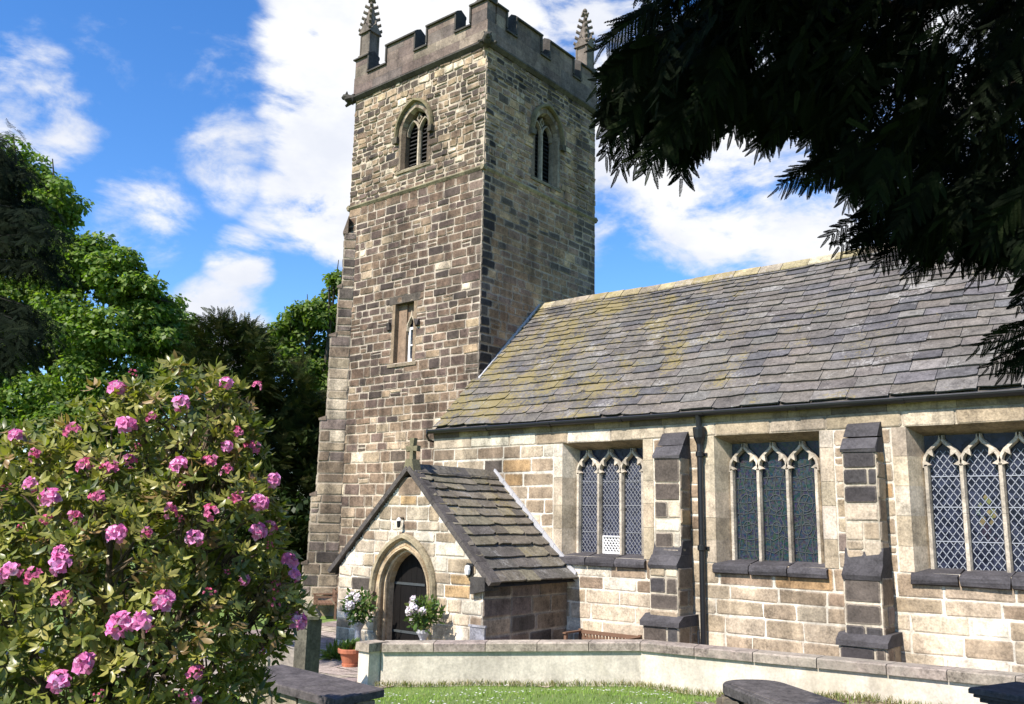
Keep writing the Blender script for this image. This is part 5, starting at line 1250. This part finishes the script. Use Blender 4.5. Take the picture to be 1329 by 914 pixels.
# ------------------------------------------------------------------ TOMBS AND STONES
def plan_slab(mb, pts, z0, z1, col, bev=.012, jit=.004):
    n = len(pts); c = np.mean(np.array(pts), 0)
    ins = [tuple(np.array(q) + (c - np.array(q)) / np.linalg.norm(c - np.array(q)) * bev) for q in pts]
    vs = [(*q, z0) for q in pts] + [(*q, z1 - bev) for q in pts] + [(*q, z1 + random.uniform(-jit, jit) * .3) for q in ins]; fs = [list(range(n))[::-1]]
    for r in (0, n):
        for i in range(n): fs.append((r + i, r + (i + 1) % n, r + n + (i + 1) % n, r + n + i))
    fs.append([2 * n + i for i in range(n)]); mb.add(vs, fs, col)
def rect(o, e1, e2, l1, l2, ins=0):
    o, e1, e2 = map(lambda q: np.array(q, float), (o, e1, e2)); return [tuple(o + e1 * a + e2 * b) for a, b in ((ins, ins), (l1 - ins, ins), (l1 - ins, l2 - ins), (ins, l2 - ins))]
e1 = unit(np.array((-1.0, .09))); e2 = unit(np.array((-.1, 1.0)))
tb = thing('table_tomb', 'low table tomb with thin dark slab beside the rhododendron', 'tomb', (7.1, -10.6, .6))
mb = MB(); plan_slab(mb, rect((8.1, -11.0), e1, e2, 1.95, .70), 1.02, 1.10, (.085, .075, .075)); part(mb, 'slab', M['coping'], tb)
mb = MB(); fo = Fr((8.1 - .12, -10.9, 0), (-1, .09, 0), (.09, -1, 0))
masonry(mb, None, Fr((8.0, -10.92, 0), (-e1[0] * -1, e1[1], 0), (0, -1, 0)), 0, 1.75, .45, 1.018, (.12, .2), (.2, .45), .02, lambda u, z: pick([(2, (.42, .36, .27)), (1, (.3, .25, .18))]), d=(.0, .04), rough=.02)
masonry(mb, None, Fr((7.98, -10.92, 0), (0, 1, 0), (1, 0, 0)), 0, .56, .45, 1.018, (.12, .2), (.2, .4), .02, lambda u, z: pick([(2, (.25, .2, .15)), (1, (.3, .25, .18))]), d=(.0, .03), rough=.02)
plan_slab(mb, rect((7.96, -10.9), e1, e2, 1.7, .54), .4, 1.017, (.25, .21, .16)); part(mb, 'base', M['stone'], tb)
# lying gravestone with a rounded head
gs = thing('fallen_gravestone', 'dark round-headed gravestone lying flat on a rubble base', 'gravestone', (10.9, -7.2, .6))
d2 = unit(np.array((.80, -.60))); s2 = np.array((-d2[1], d2[0])); c2 = np.array((10.42, -6.82)); hw = .375
rnd = [tuple(c2 + s2 * hw * math.sin(th) - d2 * hw * math.cos(th) * .8) for th in np.linspace(-math.pi / 2, math.pi / 2, 15)]
ol = rnd + [tuple(c2 + d2 * 1.7 + s2 * hw), tuple(c2 + d2 * 1.7 - s2 * hw)]
mb = MB(); plan_slab(mb, ol, .91, 1.02, (.075, .068, .066), .02); sh = lambda k: [tuple(c2 + d2 * .6 + (np.array(q) - c2 - d2 * .6) * k) for q in ol]; plan_slab(mb, sh(.86), 1.0205, 1.034, (.085, .076, .072), .012); part(mb, 'slab', M['coping'], gs)
mb = MB()
for i in range(46):
    f = i / 46; q = np.array(ol[int(f * len(ol)) % len(ol)]); q2 = np.array(ol[(int(f * len(ol)) + 1) % len(ol)]); p_ = q + (q2 - q) * RNG.random(); p_ = p_ + (c2 + d2 * .6 - p_) * .12
    r = RNG.uniform(.05, .1); mb.box((p_[0] - r, p_[1] - r, .5 + RNG.random() * .2), (p_[0] + r, p_[1] + r, .80 + RNG.random() * .10), pick([(2, (.2, .165, .12)), (1, (.13, .11, .085))]), .025)
plan_slab(mb, sh(.8), .4, .905, (.06, .05, .04)); part(mb, 'base', M['stone'], gs)
# kerb running from it into the lawn
kb = MB(); p0, p1 = np.array((10.15, -6.85)), np.array((9.95, -8.3)); 
for i in range(3):
    a, b = p0 + (p1 - p0) * i / 3, p0 + (p1 - p0) * (i + .98) / 3; s = np.array((.09, .01)); plan_slab(kb, [tuple(a - s), tuple(b - s), tuple(b + s), tuple(a + s)], .4, .74 + .02 * i, vary((.21, .18, .14)), .02)
tag(kb.build('grave_kerb', M['coping']), 'weathered stone grave kerb left of the fallen gravestone', 'kerb')
# chest tomb at the right edge
ct = thing('chest_tomb', 'dark chest tomb with moulded slab at the lower right corner', 'tomb', (13.6, -6.4, .7))
e1 = unit(np.array((.956, -.294))); e2 = unit(np.array((.34, .94))); o_ = np.array((12.56, -6.46))
mb = MB(); K = (.06, .055, .055)
plan_slab(mb, rect(o_, e1, e2, 2.0, .85), 1.15, 1.205, K, .015); plan_slab(mb, rect(o_, e1, e2, 2.0, .85, .03), 1.115, 1.1495, K); plan_slab(mb, rect(o_, e1, e2, 2.0, .85, .07), 1.07, 1.1145, K); part(mb, 'slab', M['coping'], ct)
mb = MB(); plan_slab(mb, rect(o_, e1, e2, 2.0, .85, .12), .4, 1.0695, (.16, .135, .11)); plan_slab(mb, rect(o_, e1, e2, 2.0, .85, .04), .4, .80, (.13, .11, .09)); part(mb, 'chest', M['stone'], ct)
# pointed stone post behind the bush
q = at(397, 878, 13.2); zg = ground_z(q[0], q[1]); sp_ = thing('stone_post', 'mossy square stone post with pointed cap by the path', 'post', (q[0], q[1], zg))
mb = MB(); x, y = q[0], q[1]; zt = at(397, 803, 13.2)[2]; hwp = .14
mb.box((x - hwp, y - hwp, zg - .1), (x + hwp, y + hwp, zt - .02), (.11, .10, .075), .012); mb.box((x - hwp - .05, y - hwp - .05, zg - .1), (x + hwp + .05, y + hwp + .05, zg + .2), (.13, .115, .085), .012); part(mb, 'shaft', M['sooty'], sp_)
mb = MB(); mb.lathe((x, y, zt), [(.22, -.018), (.24, .03), (.02, .22)], 4, (.13, .12, .085)); part(mb, 'cap', M['sooty'], sp_)
# two old headstones in the grass behind the rhododendron
def headstone(u, v, d, wd, h, ang, label, col):
    q = at(u, v, d); zg = ground_z(q[0], q[1]); hs_ = MB(); c, s = math.cos(ang), math.sin(ang)
    pr_ = [(-wd / 2, -.2), (wd / 2, -.2), (wd / 2, h * .78)] + [(wd / 2 * math.cos(th), h * .78 + h * .22 * math.sin(th)) for th in np.linspace(.25, math.pi - .25, 8)] + [(-wd / 2, h * .78)]
    hs_.prism([(q[0] + a * c, q[1] + a * s, zg + b) for a, b in pr_], (-s * .09, c * .09, .01), col); tag(hs_.build('headstone', M['sooty']), label, 'headstone', 'old headstones behind the bush')
headstone(326, 862, 12.5, .5, .62, .5, 'pale weathered headstone half hidden by the bush, nearest the table tomb', (.36, .31, .24))
headstone(368, 858, 14.5, .55, .55, .3, 'grey rounded headstone behind the lowest rhododendron twigs, beside the pointed post', (.25, .22, .18))

# ------------------------------------------------------------------ FLOWER STANDS, POTS, BENCHES
WT = truss_mesh(12, [(.84, .84, .78), (.85, .85, .80)], 1.0)
def flower_stand(x, y, label, seed):
    z0 = ground_z(x, y) + .012
    f = thing('flower_stand', label, 'flower stand', (x, y, z0), 'flower arrangements flanking the porch door')
    mb = MB(); mb.lathe((x, y, z0), [(.14, 0), (.14, .05), (.09, .09), (.065, .2), (.06, .55), (.10, .62), (.13, .66), (.13, .72), (.10, .72)], 14); part(mb, 'pedestal', M['lead'], f)
    c = np.array((x, y, z0 + 1.0)); d = rnd_dirs(420); P = c + d * RNG.uniform(.05, .33, (420, 1)) * np.array((1, 1, 1.0)); D = unit(d + RNG.normal(size=(420, 3)) * .5); S = unit(np.cross(D, rnd_dirs(420))); L = RNG.uniform(.07, .15, 420)
    V, F = leaf_long(P, D, S, L, L * .45, .3); C = np.repeat(colours(420, [(.06, .11, .022), (.09, .15, .03), (.13, .17, .04)], (3, 2, 1)), 4, 0); leafy('foliage', [(V, F, C)], M['rhodo'], f, (x, y, z0))
    p0 = None
    for i in range(7):
        a = unit(np.array((RNG.normal() * .9 - .35, -abs(RNG.normal()) * .9 - .2, RNG.normal() * .7 + .25)))
        if p0 is None: p0 = o = mesh_obj('blossom', *WT, M['petal'])
        else: o = p0.copy(); COL.objects.link(o)
        o.parent = f; o.location = Vector((c - (x, y, z0)) + a * RNG.uniform(.24, .33)); o.rotation_euler = Vector(a).to_track_quat('Z', 'Y').to_euler(); o.scale = (RNG.uniform(.8, 1.35),) * 3
flower_stand(.98, -4.5, 'white flower arrangement on a pale stand left of the porch doorway, behind the terracotta pot', 1)
flower_stand(2.76, -4.45, 'white flower arrangement on a pale stand right of the porch doorway, above the low wall', 2)
x, y = 1.62, -5.22; z0 = ground_z(x, y) + .015
pt = thing('terracotta_pot', 'terracotta pot with a small green plant on the flagstones beside the wall pier', 'plant pot', (x, y, z0))
mb = MB(); mb.lathe((x, y, z0), [(.0, .0), (.15, .0), (.155, .05), (.14, .055), (.20, .24), (.235, .245), (.24, .31), (.215, .32), (.20, .28), (.0, .27)], 24); part(mb, 'pot', M['terra'], pt, smooth=False)
c = np.array((x, y, z0 + .36)); d = rnd_dirs(110); d[:, 2] = abs(d[:, 2]); P = np.array((x, y, z0 + .28)) + d * RNG.uniform(0, .1, (110, 1)); D = unit(d + (0, 0, .4)); S = unit(np.cross(D, rnd_dirs(110))); L = RNG.uniform(.10, .2, 110)
V, F = leaf_long(P, D, S, L, L * .3, .3); leafy('plant', [(V, F, np.repeat(colours(110, [(.07, .13, .03), (.12, .18, .04)], (1, 1)), 4, 0))], M['rhodo'], pt, (x, y, z0))
q = at(437, 846, 17.6); z0 = ground_z(q[0], q[1]); d = rnd_dirs(140); d[:, 2] = abs(d[:, 2]); P = np.array((q[0], q[1], z0)) + d * (.12, .12, .02); D = unit(d + (0, 0, .5)); S = unit(np.cross(D, rnd_dirs(140))); L = RNG.uniform(.2, .36, 140)
V, F = leaf_long(P, D, S, L, L * .2, .5); o = leafy('leafy_plant', [(V, F, np.repeat(colours(140, [(.13, .19, .035), (.18, .21, .05), (.08, .13, .03)], (2, 1, 1)), 4, 0))], M['rhodo'], None, (0, 0, 0)); tag(o, 'yellow-green leafy plant growing at the foot of the tower left of the terracotta pot', 'plant')

def bench(name_label, pos, rz, length, hs_, hb_):
    b = thing('wooden_bench', name_label, 'bench', pos); c, s = math.cos(rz), math.sin(rz)
    def bx(mb, a, e):       # local: x along the seat, y towards the front
        i = len(mb.v); mb.box(a, e, (.3, .2, .12)); mb.v[i:] = [(pos[0] + p[0] * c - p[1] * s, pos[1] + p[0] * s + p[1] * c, pos[2] + p[2]) for p in mb.v[i:]]
    mb = MB()
    for k in range(5): bx(mb, (-length / 2, .02 + k * .095, hs_ - .03), (length / 2, .10 + k * .095, hs_))
    part(mb, 'seat', M['wood'], b)
    mb = MB(); n_ = int(length / .085)
    for k in range(n_): x0 = -length / 2 + .06 + k * (length - .12) / n_; bx(mb, (x0, -.05, hs_ + .06), (x0 + .045, -.025, hb_ - .07))
    bx(mb, (-length / 2, -.06, hb_ - .07), (length / 2, -.015, hb_)); bx(mb, (-length / 2, -.06, hs_ + .02), (length / 2, -.015, hs_ + .06)); part(mb, 'backrest', M['wood'], b)
    for x0 in (-length / 2, length / 2 - .06):
        mb = MB(); bx(mb, (x0, -.065, 0), (x0 + .06, -.011, hb_ + .02)); part(mb, 'leg', M['wood'], b)
        mb = MB(); bx(mb, (x0, .44, 0), (x0 + .06, .50, hs_ + .16)); part(mb, 'leg', M['wood'], b)
        mb = MB(); bx(mb, (x0 - .005, -.02, hs_ + .16), (x0 + .065, .53, hs_ + .19)); part(mb, 'armrest', M['wood'], b)
bench('red-brown slatted wooden bench against the nave wall, only its back showing over the low wall', (4.98, -1.52, ground_z(4.98, -1.6) + .012), math.pi, 1.45, .31, .51)
q = at(428, 800, 24.2); zq = ground_z(q[0], q[1])
bench('small dark wooden bench seen end on at the foot of the tower buttress', (q[0] + .1, q[1], zq), .95 + math.pi / 2, 1.1, .42, .72)
